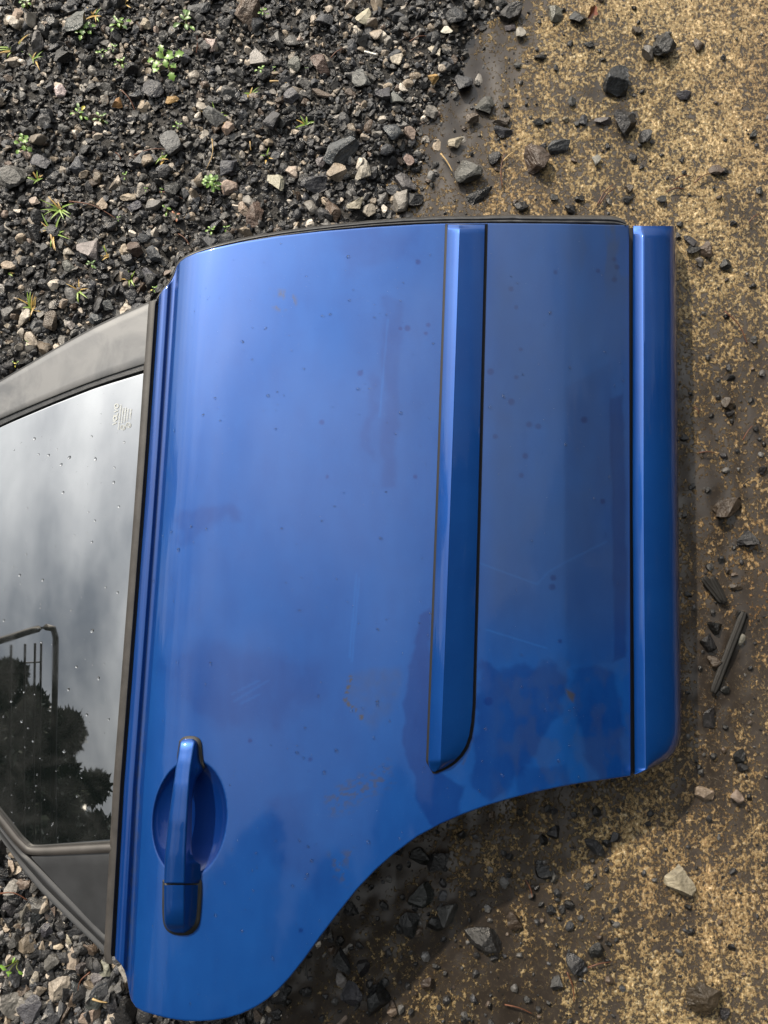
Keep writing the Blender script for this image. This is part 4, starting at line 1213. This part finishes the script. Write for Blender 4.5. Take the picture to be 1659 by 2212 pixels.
# ---- etched maker's mark on the glass
def etch_surface(u, v):
    q = P(u, v, zg(np.asarray(u, float), np.asarray(v, float)) - 0.004)
    return q
def etch_strokes(polys, wpx):
    """flat ribbons 0.2 mm above the glass along photo lines"""
    V, F = [], []
    for pl in polys:
        pl = np.asarray(pl, float)
        d = np.gradient(pl, axis=0); d /= np.maximum(np.linalg.norm(d, axis=1, keepdims=True), 1e-9)
        nrm = np.stack([-d[:, 1], d[:, 0]], -1) * wpx / 2
        s = len(V)
        for q in np.stack([pl - nrm, pl + nrm], 1):
            for k in q:
                p = etch_surface(k[0], k[1]); V.append((p[0], p[1], p[2] + 0.0007))
        for i in range(len(pl) - 1):
            F.append((s + 2 * i, s + 2 * i + 1, s + 2 * i + 3, s + 2 * i + 2))
    return V, F
# letters in a local frame: x along the word, y up, unit height
def arc(cx, cy, rx, ry, n=16): return [(cx + rx * math.cos(2 * math.pi * i / n), cy + ry * math.sin(2 * math.pi * i / n)) for i in range(n + 1)]
GLY = {'V': [[(0, 1), (.4, 0), (.8, 1)]], 'O': [arc(.45, .5, .42, .48)], 'L': [[(.05, 1), (.05, 0), (.6, 0)]]}
ADV = {'V': .95, 'O': 1.05, 'L': .75}
o_u, o_v = 251.5, 918.0       # start of the word, reading up the picture
du = np.array([0.115, -0.993]); dvv = np.array([-0.993, -0.115])   # reading direction, letter-up direction
def loc(x, y, s): return np.array([o_u, o_v]) + du * x * s * 1.2 + dvv * y * s
strokes, xx = [], 0
for ch in 'VOLVO':
    for st in GLY[ch]: strokes.append([loc(xx + px, py, 8.2) for px, py in st])
    xx += ADV[ch]
V, F = etch_strokes(strokes, 2.2)
rs = random.Random(5)
s2 = []
for row, (off_, l0, l1) in enumerate(((-5.5, -9, 45), (-11, 6, 38), (-16.5, 8, 40), (-22, 12, 38), (-28, 16, 38))):
    x0 = l0
    while x0 < l1:
        ln = rs.uniform(1.0, 2.4)
        a0 = np.array([o_u, o_v]) + du * x0 + dvv * (off_ - 1.3); a1 = np.array([o_u, o_v]) + du * (x0 + 0.2) + dvv * (off_ + 1.6)
        s2.append([a0, a1]); x0 += ln
for cx, cy in ((-4.0, -14.5), (2.5, -26.0)):
    c0 = np.array([o_u, o_v]) + du * cx + dvv * cy
    for rad in (3.0, 5.3): s2.append([c0 + np.array([rad * math.cos(t), rad * math.sin(t)]) for t in np.linspace(0, 2 * math.pi, 20)])
V2, F2 = etch_strokes(s2, 1.0)
k = len(V)
mark = mesh_obj('glass_etching', list(V) + list(V2), F + [tuple(i + k for i in f) for f in F2], M_ETCH, None, False)
mark.parent = glass; mark.matrix_parent_inverse = Matrix.Identity(4)
bpy.context.view_layer.update()
mark.matrix_parent_inverse = glass.matrix_world.inverted()
mark["label"] = 'pale etched lettering and round approval marks near the belt strip'

# ---- water beads
def beads():
    r = np.random.default_rng(21)
    uv, rad, zz = [], [], []
    outl = [(u, v) for u, v in zip(TOPU[9:], TOPV[9:])] + [(1360, 1670)] + [(u, v) for u, v in zip(BOTU[::-1], BOTV[::-1])][3:]
    n = 1500
    u = r.uniform(330, 1360, n); v = r.uniform(490, 2200, n)
    dens = 0.32 + 0.68 * sstep(0.45, 0.65, N1.fbm(u / 90, v / 90, 3))
    ok = (poly_sd(u, v, outl) < -12) & (r.random(n) < dens * 0.8)
    ok &= ~((u > ml(v) - 6) & (u < mr0(v) + 6) & (v < 1680))
    ok &= ~((np.hypot((u - BCU) / 95, (v - BCV) / 145) < 1) | ((u > 345) & (u < 442) & (v > 1585) & (v < 2025)))
    u, v = u[ok], v[ok]
    rad = 0.0006 + 0.0019 * r.random(len(u)) ** 3.5
    zz = skin_z(u, v)
    # on the glass and plastics
    n = 260
    ug = r.uniform(0, 300, n); vg = r.uniform(700, 1830, n)
    inside = poly_sd(ug, vg, [(300, 800), (116, 868), (0, 920), (0, 1755), (60, 1828), (235, 1822)]) < -5
    ug, vg = ug[inside], vg[inside]
    rg = 0.0005 + 0.0019 * r.random(len(ug)) ** 4
    zgl = zg(ug, vg) - 0.0040
    return np.r_[u, ug], np.r_[v, vg], np.r_[rad, rg], np.r_[zz, zgl]
bu, bv, br, bz = beads()
HS, HF = [], []
nr, na = 4, 10
for i in range(nr):
    ph = (i + 0.0) / nr * math.pi / 2
    for j in range(na):
        a_ = 2 * math.pi * j / na
        HS.append((math.cos(ph) * math.cos(a_), math.cos(ph) * math.sin(a_), math.sin(ph) * 0.62 - 0.06))
HS.append((0, 0, 0.56))
for i in range(nr - 1):
    for j in range(na):
        HF.append((i * na + j, i * na + (j + 1) % na, (i + 1) * na + (j + 1) % na)); HF.append((i * na + j, (i + 1) * na + (j + 1) % na, (i + 1) * na + j))
for j in range(na): HF.append(((nr - 1) * na + j, (nr - 1) * na + (j + 1) % na, nr * na))
HS, HF = np.array(HS), np.array(HF)
c = P(bu, bv, bz)
ang = rng.uniform(0, 6.28, len(bu)); st = rng.uniform(0.8, 1.35, len(bu))
VV = []
for i in range(len(bu)):
    Q = HS * br[i]; Q = Q * np.array([st[i], 1, 1])
    VV.append(np.stack([Q[:, 0] * math.cos(ang[i]) - Q[:, 1] * math.sin(ang[i]), Q[:, 0] * math.sin(ang[i]) + Q[:, 1] * math.cos(ang[i]), Q[:, 2]], -1) + c[i])
drops = np_mesh('water_beads', np.vstack(VV), np.vstack([HF + i * len(HS) for i in range(len(bu))]), M_DROP, True)
tag(drops, 'tiny rain beads scattered over the blue paint and window glass', 'water drops', kind='stuff')

# ------------------------------------------------------------------ weeds, grass, litter
def leaf_mesh(name, L, Wd, mat, cup=0.25, lobes=0):
    n = 9
    V, F = [], []
    for i in range(n + 1):
        t = i / n
        wdt = Wd * math.sin(math.pi * min(1, t * 0.93 + 0.05)) ** 0.75 * (0.6 + 0.4 * t)
        if lobes: wdt *= 1 + 0.35 * math.cos(t * lobes * 2 * math.pi)
        z = L * (0.30 * t - 0.38 * t * t)
        for s_ in (-1, -0.5, 0, 0.5, 1):
            V.append((L * t, s_ * wdt / 2, z + cup * abs(s_) * wdt * 0.5 + 0.0002))
    for i in range(n):
        for j in range(4):
            a_ = i * 5 + j
            F.append((a_, a_ + 1, a_ + 6, a_ + 5))
    me = bpy.data.meshes.new(name); me.from_pydata(V, [], F); me.update()
    me.polygons.foreach_set('use_smooth', np.ones(len(F), bool))
    me.materials.append(mat)
    return me
LEAFS = {k: leaf_mesh('leaf', 1.0, 0.62, m) for k, m in (('g', M_LEAF), ('d', M_LEAF2), ('y', M_LEAFY), ('r', M_LEAFR))}
LOBED = {k: leaf_mesh('leaf', 1.0, 0.85, m, 0.15, 3) for k, m in (('g', M_LEAF), ('d', M_LEAF2), ('y', M_LEAFY))}
def tube(name, pts, r0, r1, mat, parent=None, sides=6, n=None):
    pts = smoothline(pts, n or max(6, len(pts) * 4), 2)
    d = np.gradient(pts, axis=0); d /= np.maximum(np.linalg.norm(d, axis=1, keepdims=True), 1e-9)
    up_ = np.array([0, 0, 1.0]); s_ = np.cross(d, up_); s_ /= np.maximum(np.linalg.norm(s_, axis=1, keepdims=True), 1e-6)
    t_ = np.cross(s_, d)
    rr = np.linspace(r0, r1, len(pts))[:, None]
    rails = [pts + rr * (s_ * math.cos(2 * math.pi * k / sides) + t_ * math.sin(2 * math.pi * k / sides)) for k in range(sides)]
    return loft(name, rails, mat, parent, closed=True, caps=True)
def ground_pt(u, v, dz=0.0):
    p = P(u, v, 0.01)
    z = max(float(soil_z(np.array([p[0]]), np.array([p[1]]))[0]), float(conc_z(np.array([p[0]]), np.array([p[1]]))[0]))
    return P(u, v, z + dz)
def weed(u, v, rpx, n, label, kinds='g', lobed=False, stalk=0.35, seed=0, lift_=0.012, group=None):
    r = random.Random(seed + int(u * 13 + v * 7))
    p = ground_pt(u, v)
    root = empty('weed', tuple(p)); tag(root, label, 'weed', group)
    s = pxm(u, v); Rm = rpx * s * 0.85
    for i in range(n):
        a_ = 2.4 * i + r.uniform(-.35, .35)
        ring_ = math.sqrt((i + 0.6) / n)
        L = Rm * r.uniform(0.45, 0.62)
        d0 = Rm * max(0, ring_ - 0.42) * (stalk + 0.5)
        h = lift_ * (1.25 - 0.7 * ring_) + r.uniform(0, 0.003) + 0.004
        lf = bpy.data.objects.new('leaf', (LOBED if lobed else LEAFS)[kinds[r.randrange(len(kinds))] if not lobed or True else 'g'])
        COL.objects.link(lf); lf.parent = root
        lf.location = (d0 * math.cos(a_), d0 * math.sin(a_), h)
        lf.rotation_euler = (r.uniform(-.25, .25), r.uniform(-.35, 0.1) + 0.15 * ring_, a_)
        lf.scale = (L, L * r.uniform(.85, 1.15), L)
        if d0 > 0.003:
            t_ = tube('stem', [(0, 0, 0), (d0 * .5 * math.cos(a_), d0 * .5 * math.sin(a_), h * .9), (d0 * math.cos(a_) * 1.05, d0 * math.sin(a_) * 1.05, h)], 0.0007, 0.0005, M_STEM, None, 5)
            t_.parent = root
    return root
weed(463, 410, 30, 20, 'leafy bright green rosette weed in the gravel above the door', 'gggd', stalk=0.1, lift_=0.02)
weed(405, 62, 36, 7, 'broad-leaved dull green weed near the top edge', 'dddg', stalk=0.5)
weed(362, 143, 42, 11, 'lobed bright green weed above the black slate flake', 'ggg', True, stalk=0.8)
weed(228, 128, 17, 5, 'small round-leaved seedling left of the lobed weed', 'g')
weed(252, 116, 15, 5, 'tiny seedling just left of the lobed weed, upper one', 'gd')
weed(268, 148, 19, 6, 'pale seedling pair at left below the lobed weed', 'g', stalk=.7)
weed(572, 40, 15, 6, 'bright seedling near the top edge beside the brown slab', 'g')
weed(187, 76, 26, 9, 'feathery yellow-green weed in the upper left gravel', 'ggd', True, stalk=.8)
weed(262, 64, 24, 9, 'cluster of tiny round leaves near the top left', 'gd', stalk=.9)
weed(180, 258, 24, 7, 'weed with one yellow leaf at mid left', 'ggdgy', stalk=.8)
weed(224, 266, 20, 6, 'small weed right of the yellow-leaved one', 'dgd', stalk=.5)
weed(62, 20, 20, 7, 'green weed in the top left corner', 'gd', True)
weed(275, 390, 13, 4, 'tiny four-leaved seedling in the middle left gravel', 'g')
weed(390, 284, 14, 5, 'tiny seedling right of the streaked grey stone', 'g')
weed(565, 163, 15, 5, 'seedling at the left end of the dry straw', 'gg', True)
weed(595, 161, 8, 3, 'very small seedling above the dry straw', 'g')
weed(664, 161, 7, 2, 'single tiny leaf right of the dry straw', 'd')
weed(367, 462, 20, 3, 'green leaf with reddish leaves beside it above the door corner', 'g', stalk=.4)
weed(387, 474, 15, 3, 'reddish-brown leaves just above the door corner', 'r', stalk=.6)
weed(461, 506, 16, 5, 'small seedling just above the rubber seal', 'g')
weed(493, 502, 12, 4, 'tiny seedling right of the one above the seal', 'g')
weed(262, 482, 9, 4, 'tiny green sprout left of the door corner', 'g')
weed(205, 578, 16, 6, 'seedling in moss left of the door corner', 'gd')
weed(340, 632, 12, 5, 'bright seedling touching the belt strip end', 'gy')
weed(60, 640 - 318, 26, 8, 'pale green weed at the left edge above the blocky stone', 'ggd', True, stalk=.8)
weed(43, 2070, 25, 6, 'five-leaved weed among the lower left stones', 'gg', stalk=.9, lift_=0.03)
weed(68, 745, 8, 3, 'tiny leaf pair near the window frame', 'g')
weed(42, 792, 12, 4, 'yellowing sprig touching the window frame', 'yg')
weed(322, 418, 9, 3, 'tiny leaves by the dead leaf left of the rosette', 'g')
weed(355, 420, 9, 3, 'tiny leaves by the dead leaf, right one', 'g')

def blade_obj(p0, ang, L, wd, bend, mat, parent):
    n = 7; V, F = [], []
    for i in range(n + 1):
        t = i / n
        x_ = L * (t * math.cos(bend * t * 0.5)); z = L * (0.62 * t * (1 - 0.65 * t * bend))
        w_ = wd * (1 - t ** 1.8) + 0.0002
        V += [(x_ * math.cos(ang) - sgn * w_ / 2 * math.sin(ang), x_ * math.sin(ang) + sgn * w_ / 2 * math.cos(ang), max(z, 0) + 0.002 + (0 if sgn else -0.0004)) for sgn in (-1, 0, 1)]
    for i in range(n):
        a_ = 3 * i
        F += [(a_, a_ + 1, a_ + 4, a_ + 3), (a_ + 1, a_ + 2, a_ + 5, a_ + 4)]
    o = mesh_obj('blade', V, F, mat, parent, True)
    o.location = p0
    return o
def tuft(u, v, rpx, n, label, dry=0.3, seed=0):
    r = random.Random(seed + int(u * 3 + v * 11))
    p = ground_pt(u, v)
    root = empty('grass_tuft', tuple(p)); tag(root, label, 'grass')
    s = pxm(u, v)
    for i in range(n):
        blade_obj((r.uniform(-.003, .003), r.uniform(-.003, .003), 0.001), r.uniform(0, 6.28), rpx * s * r.uniform(.55, 1.15), r.uniform(.0016, .0032), r.uniform(.7, 1.3), M_GRASSY if r.random() < dry else M_GRASS, root)
tuft(132, 455, 44, 13, 'green grass tuft with long blades in the left gravel', .15)
tuft(118, 505, 46, 10, 'yellowed grass tuft below the green one in the left gravel', .6)
tuft(466, 258, 32, 6, 'grass blades over the flat greenish stone', .3)
tuft(35, 110, 44, 8, 'thin long grass at the upper left edge', .3)
tuft(75, 130, 34, 6, 'grass blades below a grey stone at upper left', .4)
tuft(205, 35, 26, 7, 'short yellow grass near the top left', .5)
tuft(72, 668, 36, 12, 'green and rusty grass tuft above the window frame', .45)
tuft(170, 632, 32, 9, 'dry grass tuft left of the belt strip end', .7)
tuft(280, 606, 24, 7, 'short grass left of the door corner', .3)
tuft(235, 555, 22, 6, 'sparse yellow grass beside the crumbly pale stone', .6)
tuft(660, 272, 26, 6, 'thin grass blades in the middle of the gravel', .5)
tuft(540, 208, 24, 5, 'grass sprig left of dark pebbles in the upper gravel', .2)
tuft(352, 345, 24, 6, 'grass below the streaked grey stone', .4)
tuft(578, 345, 22, 4, 'forked grass sprig in the gravel centre', .4)
tuft(84, 390, 24, 6, 'sparse grass right of the blocky grey stone', .5)
tuft(270, 10, 22, 5, 'grass at the top edge of the picture', .3)
tuft(22, 590, 18, 4, 'short grass at the left edge', .4)

def needle(u0, v0, u1, v1, mat, r0, label, group=None, name='pine_needle', bow=0.1, lift_=0.006):
    a_, b2 = ground_pt(u0, v0, lift_), ground_pt(u1, v1, lift_)
    m_ = (a_ + b2) / 2 + np.array([-(b2 - a_)[1], (b2 - a_)[0], 0]) * bow + np.array([0, 0, 0.003])
    o = tube(name, [a_, m_, b2], r0, r0 * 0.5, mat, None, 5, 12)
    c0 = (a_ + b2) / 2
    o.data.transform(Matrix.Translation(-Vector(c0))); o.location = c0
    tag(o, label, 'twig' if name != 'straw' else 'straw', group)
    return o
for (a0, b0, a1, b1, lab) in [
    (150, 435, 250, 472, 'reddish twig trailing right from the grass tuft'), (262, 195, 292, 240, 'brown pine needle left of the black slate'),
    (290, 335, 375, 325, 'rust-brown needle below the streaked stone'), (425, 75, 424, 115, 'short red needle below the broad-leaved weed'),
    (715, 125, 745, 105, 'red needle crossing the rough stone near the top'), (250, 330, 262, 345, 'curled brown bit in the left gravel'),
    (345, 415, 395, 430, 'dark stalk left of the rosette'), (385, 505, 410, 530, 'brown twig above the door corner'),
    (1085, 455 - 50, 1090, 350 - 20, 'thin twig at the gravel edge above the seal'), (1290, 443, 1325, 398, 'reddish twig on the concrete above the seal'),
    (1296, 440, 1330, 405, 'second reddish twig lying along the first'), (1455, 390, 1490, 380, 'forked brown twig on the right concrete, upper arm'),
    (1440, 414, 1478, 408, 'forked brown twig on the right concrete, lower arm'), (1500, 395, 1535, 375, 'thin twig right of the forked one'),
    (885, 90, 925, 78, 'red needles in the gravel near the top centre'), (1618, 480, 1640, 462, 'dark twig near the right edge'),
    (1565, 672, 1615, 745, 'long thin twig on the pale concrete at right'), (1510, 978, 1548, 980, 'rusty twig right of the sill'),
    (1605, 950, 1625, 920, 'thin dark twig at the right edge'), (1500, 880, 1510, 895, 'short dark twig right of the sill'),
    (1135, 1900, 1150, 1940, 'thin twig below the wheel arch'), (1270, 2090, 1320, 2078, 'brown twig on the lower concrete'),
    (1090, 2170, 1150, 2190, 'brown twig near the bottom edge'), (1225, 2100, 1240, 2165, 'long dark stalk near the bottom edge')]:
    needle(a0, b0, a1, b1, M_NEEDLE, 0.0011, lab)
needle(583, 176, 624, 181, M_STRAW, 0.0016, 'dry pale straw in the upper gravel', name='straw', bow=0.02)
needle(952, 332, 978, 372, M_STRAW, 0.0015, 'yellow straw beside the layered grey rock', name='straw', bow=0.02)
needle(1085, 350, 1110, 328, M_STRAW, 0.0012, 'short tan straw right of the layered rock', name='straw', bow=0.02)
needle(458, 300, 446, 365, M_STRAW, 0.0009, 'curved yellow stalk in the middle gravel', name='straw', bow=0.15)
needle(540, 306, 542, 325, M_STRAW, 0.0012, 'short ochre straw in the gravel', name='straw', bow=0.02)
needle(108, 500, 118, 540, M_STRAW, 0.0022, 'broad orange straw in the yellowed tuft', name='straw', bow=0.03)
needle(0, 1930, 60, 1945, M_NEEDLE, 0.0012, 'thin dark curved twig under the window corner', bow=0.2, lift_=0.02)
needle(195, 2100, 168, 2140, M_NEEDLE, 0.0012, 'dark wire-like twig under the belt strip end', bow=-0.2, lift_=0.03)
needle(200, 2158, 232, 2166, M_STRAW, 0.0016, 'pale twig among the bottom left stones', name='straw', bow=0.03, lift_=0.03)

# black sticks
def stick(u0, v0, u1, v1, wpx, label, ribs, seed):
    a_, b2 = ground_pt(u0, v0, 0.004), ground_pt(u1, v1, 0.004)
    L = np.linalg.norm(b2 - a_); s = pxm(u0, v0)
    r = np.random.default_rng(seed)
    n = 40; ts = np.linspace(0, 1, n)
    prof = []
    K = 22
    for k in range(K):
        th = 2 * math.pi * k / K
        rad = wpx * s / 2 * (1 + 0.28 * math.cos(th * ribs))
        taper = 1 - 0.35 * np.clip((np.abs(ts - 0.5) - 0.38) / 0.12, 0, 1) ** 2 + 0.06 * (N1(ts * 14 + seed, np.full(n, k * 0.6)) - 0.5)
        prof.append(np.stack([ts * L, rad * math.cos(th) * taper, rad * 0.6 * math.sin(th) * taper], -1))
    o = loft('stick', prof, M_WOOD, None, True, closed=True, caps=True)
    o.location = tuple(a_ + np.array([0, 0, 0.003])); o.rotation_euler = (0, 0, math.atan2(b2[1] - a_[1], b2[0] - a_[0]))
    tag(o, label, 'stick')
    return o
stick(1606, 1322, 1539, 1497, 16, 'long ribbed black stick lying on the wet concrete right of the sill', 6, 3)
stick(1517, 1247, 1560, 1300, 13, 'short black stick, left of the splayed bundle', 4, 4)
stick(1536, 1246, 1566, 1302, 12, 'short black stick, right of the splayed bundle', 4, 5)
stick(1603, 1330, 1592, 1372, 10, 'thin black splinter on the upper end of the long stick', 3, 6)

# dead red leaf and screw
lf = bpy.data.objects.new('dead_leaf', leaf_mesh('dead_leaf', 0.022, 0.016, leaf_mat('dead_leaf', (0.12, 0.03, 0.012), (0.22, 0.07, 0.03)), 0.6, 2))
COL.objects.link(lf); lf.location = tuple(ground_pt(1270, 40, 0.004)); lf.rotation_euler = (0.5, -0.2, 1.0)
tag(lf, 'crumpled dead red-brown leaf on the concrete near the top', 'leaf')
def screw(u0, v0, u1, v1):
    a_, b2 = ground_pt(u0, v0, 0.012), ground_pt(u1, v1, 0.012)
    L = float(np.linalg.norm(b2 - a_))
    n = 90; ts = np.linspace(0, 1, n); K = 14
    prof = []
    for k in range(K):
        th = 2 * math.pi * k / K
        rad = 0.0019 + 0.00055 * (np.abs(((ts * 9 + k / K) % 1) - 0.5) * 2)
        rad = np.where(ts > 0.93, rad * (1 - (ts - 0.93) * 9), rad)
        prof.append(np.stack([ts * L, rad * math.cos(th), rad * math.sin(th)], -1))
    o = loft('screw', prof, M_STEEL, None, True, closed=True, caps=True)
    o.location = tuple(a_); o.rotation_euler = (0, 0, math.atan2(b2[1] - a_[1], b2[0] - a_[0]))
    tag(o, 'pale threaded screw shank lying in the upper gravel', 'screw')
screw(787, 112, 815, 118)

# ------------------------------------------------------------------ what the glass mirrors: trees and a steel gate beyond the frame; plus conifers added to darken the paint
def conifer(x, y, H, rad, label, seed, n=5200, fine=1.0):
    r = np.random.default_rng(seed)
    root = empty('conifer_tree', (x, y, 0.0)); tag(root, label, 'tree', 'trees mirrored in the window glass or added to darken paint and trim')  # the group also takes in conifers added only to darken the paint
    tube('trunk', [(0, 0, -0.1), (0.03, 0.02, H * .5), (0, 0, H * .97)], H * 0.018, H * 0.003, M_BARK, root, 8, 14)
    t = r.random(n) ** 0.75
    whorl = 0.72 + 0.28 * np.sin(t * 46 + r.normal(0, .5, n))
    a = r.uniform(0, 6.283, n)
    lump = 0.75 + 0.5 * N1(a * 1.9 + seed, t * 9)
    rr = rad * (1.02 - t) ** 0.62 * whorl * lump * np.sqrt(r.uniform(0.08, 1, n))
    z = H * (0.06 + 0.94 * t) - rr * 0.25
    c = np.stack([rr * np.cos(a), rr * np.sin(a), z], -1)
    L = H * 0.045 * fine * r.uniform(.6, 1.5, n)
    d = np.stack([np.cos(a), np.sin(a), -0.45 + r.normal(0, .4, n)], -1) + r.normal(0, .35, (n, 3))
    d /= np.linalg.norm(d, axis=1, keepdims=True)
    sd = np.cross(d, r.normal(0, 1, (n, 3))); sd /= np.linalg.norm(sd, axis=1, keepdims=True)
    V = np.concatenate([c - d * L[:, None] * .5, c + sd * L[:, None] * .22, c + d * L[:, None] * .6, c - sd * L[:, None] * .22], 1).reshape(-1, 3)
    o = np_mesh('crown', V, np.arange(4 * n).reshape(n, 4), M_FOL, False); o.parent = root
for k_, (az_, el_, ds_, rd_, lab_) in enumerate((
    (-171.5, 37.5, 6.6, 1.0, 'narrow dark conifer mirrored behind the gate post'),
    (-168.0, 39.0, 7.4, 1.7, 'dark conifer mirrored second from the gate post'),
    (-164.5, 41.8, 6.6, 1.7, 'tallest dark conifer mirrored in the lower window glass'),
    (-160.5, 40.5, 7.2, 1.9, 'dark conifer mirrored between the tallest one and the division bar'),
    (-157.5, 43.0, 6.4, 1.3, 'dark conifer mirrored beside the division bar'),
    (-152.0, 42.0, 6.8, 2.2, 'broad conifer standing left behind the rear window corner'),
    (168.5, 34.0, 8.0, 1.6, 'dark tree mirrored at the upper left edge of the glass'),
    (-112.0, 66.0, 3.9, 1.1, 'added unseen tall conifer slightly darkening the paint left of the wheel arch'),  # from here on, unseen conifers added to darken paint and trim
    (-92.0, 64.0, 3.9, 1.2, 'added unseen tall conifer darkening the paint above the wheel arch'),
    (-70.0, 70.0, 3.6, 1.3, 'tallest added conifer, unseen, darkening the paint by the end of the moulding'),
    (-52.0, 66.0, 4.0, 1.5, 'added unseen tall conifer darkening the lower panel by the sill'),
    (-33.0, 66.0, 4.3, 1.7, 'added unseen conifer darkening the right face of the moulding'),
    (-14.0, 64.0, 4.6, 1.9, 'added unseen conifer darkening the middle of the sill trim'),
    (4.0, 58.0, 5.2, 1.9, 'lower added conifer, unseen, darkening the upper part of the sill trim'))):
    conifer(-0.4 + ds_ * math.cos(R(az_)), -0.1 + ds_ * math.sin(R(az_)), ds_ * math.tan(R(el_)), rd_, lab_, 3 + k_, 6000 if az_ > 100 else (24000 if az_ < -150 else 8200), 0.55 if abs(az_) > 150 else 1.0)
gate = empty('steel_gate', (-2.6, -1.4, 0.0))
tag(gate, 'dark tubular steel gate mirrored in the window glass', 'gate')
def gp(*pts): return [(0.0, y + 1.4, z) for y, z in pts]
tube('frame', gp((-0.50, 0.02), (-0.44, 1.0), (-0.34, 1.56), (-0.285, 1.80), (-0.28, 1.905), (-0.37, 1.915), (-1.0, 1.91), (-2.5, 1.91), (-2.62, 1.90), (-2.62, 1.75), (-2.62, 0.02)), 0.017, 0.017, M_BLACK, gate, 10, 120)
for z_ in (1.815, 1.775, 1.712, 1.628, 1.50, 1.36, 1.2, 1.0, 0.8, 0.6, 0.4, 0.2):
    tube('bar', gp((-0.36, z_), (-1.4, z_ + 0.004), (-2.6, z_)), 0.0062, 0.0062, M_BLACK, gate, 6, 12)
tube('brace', gp((-0.452, 1.70), (-0.455, 1.815)), 0.004, 0.004, M_BLACK, gate, 6, 6)
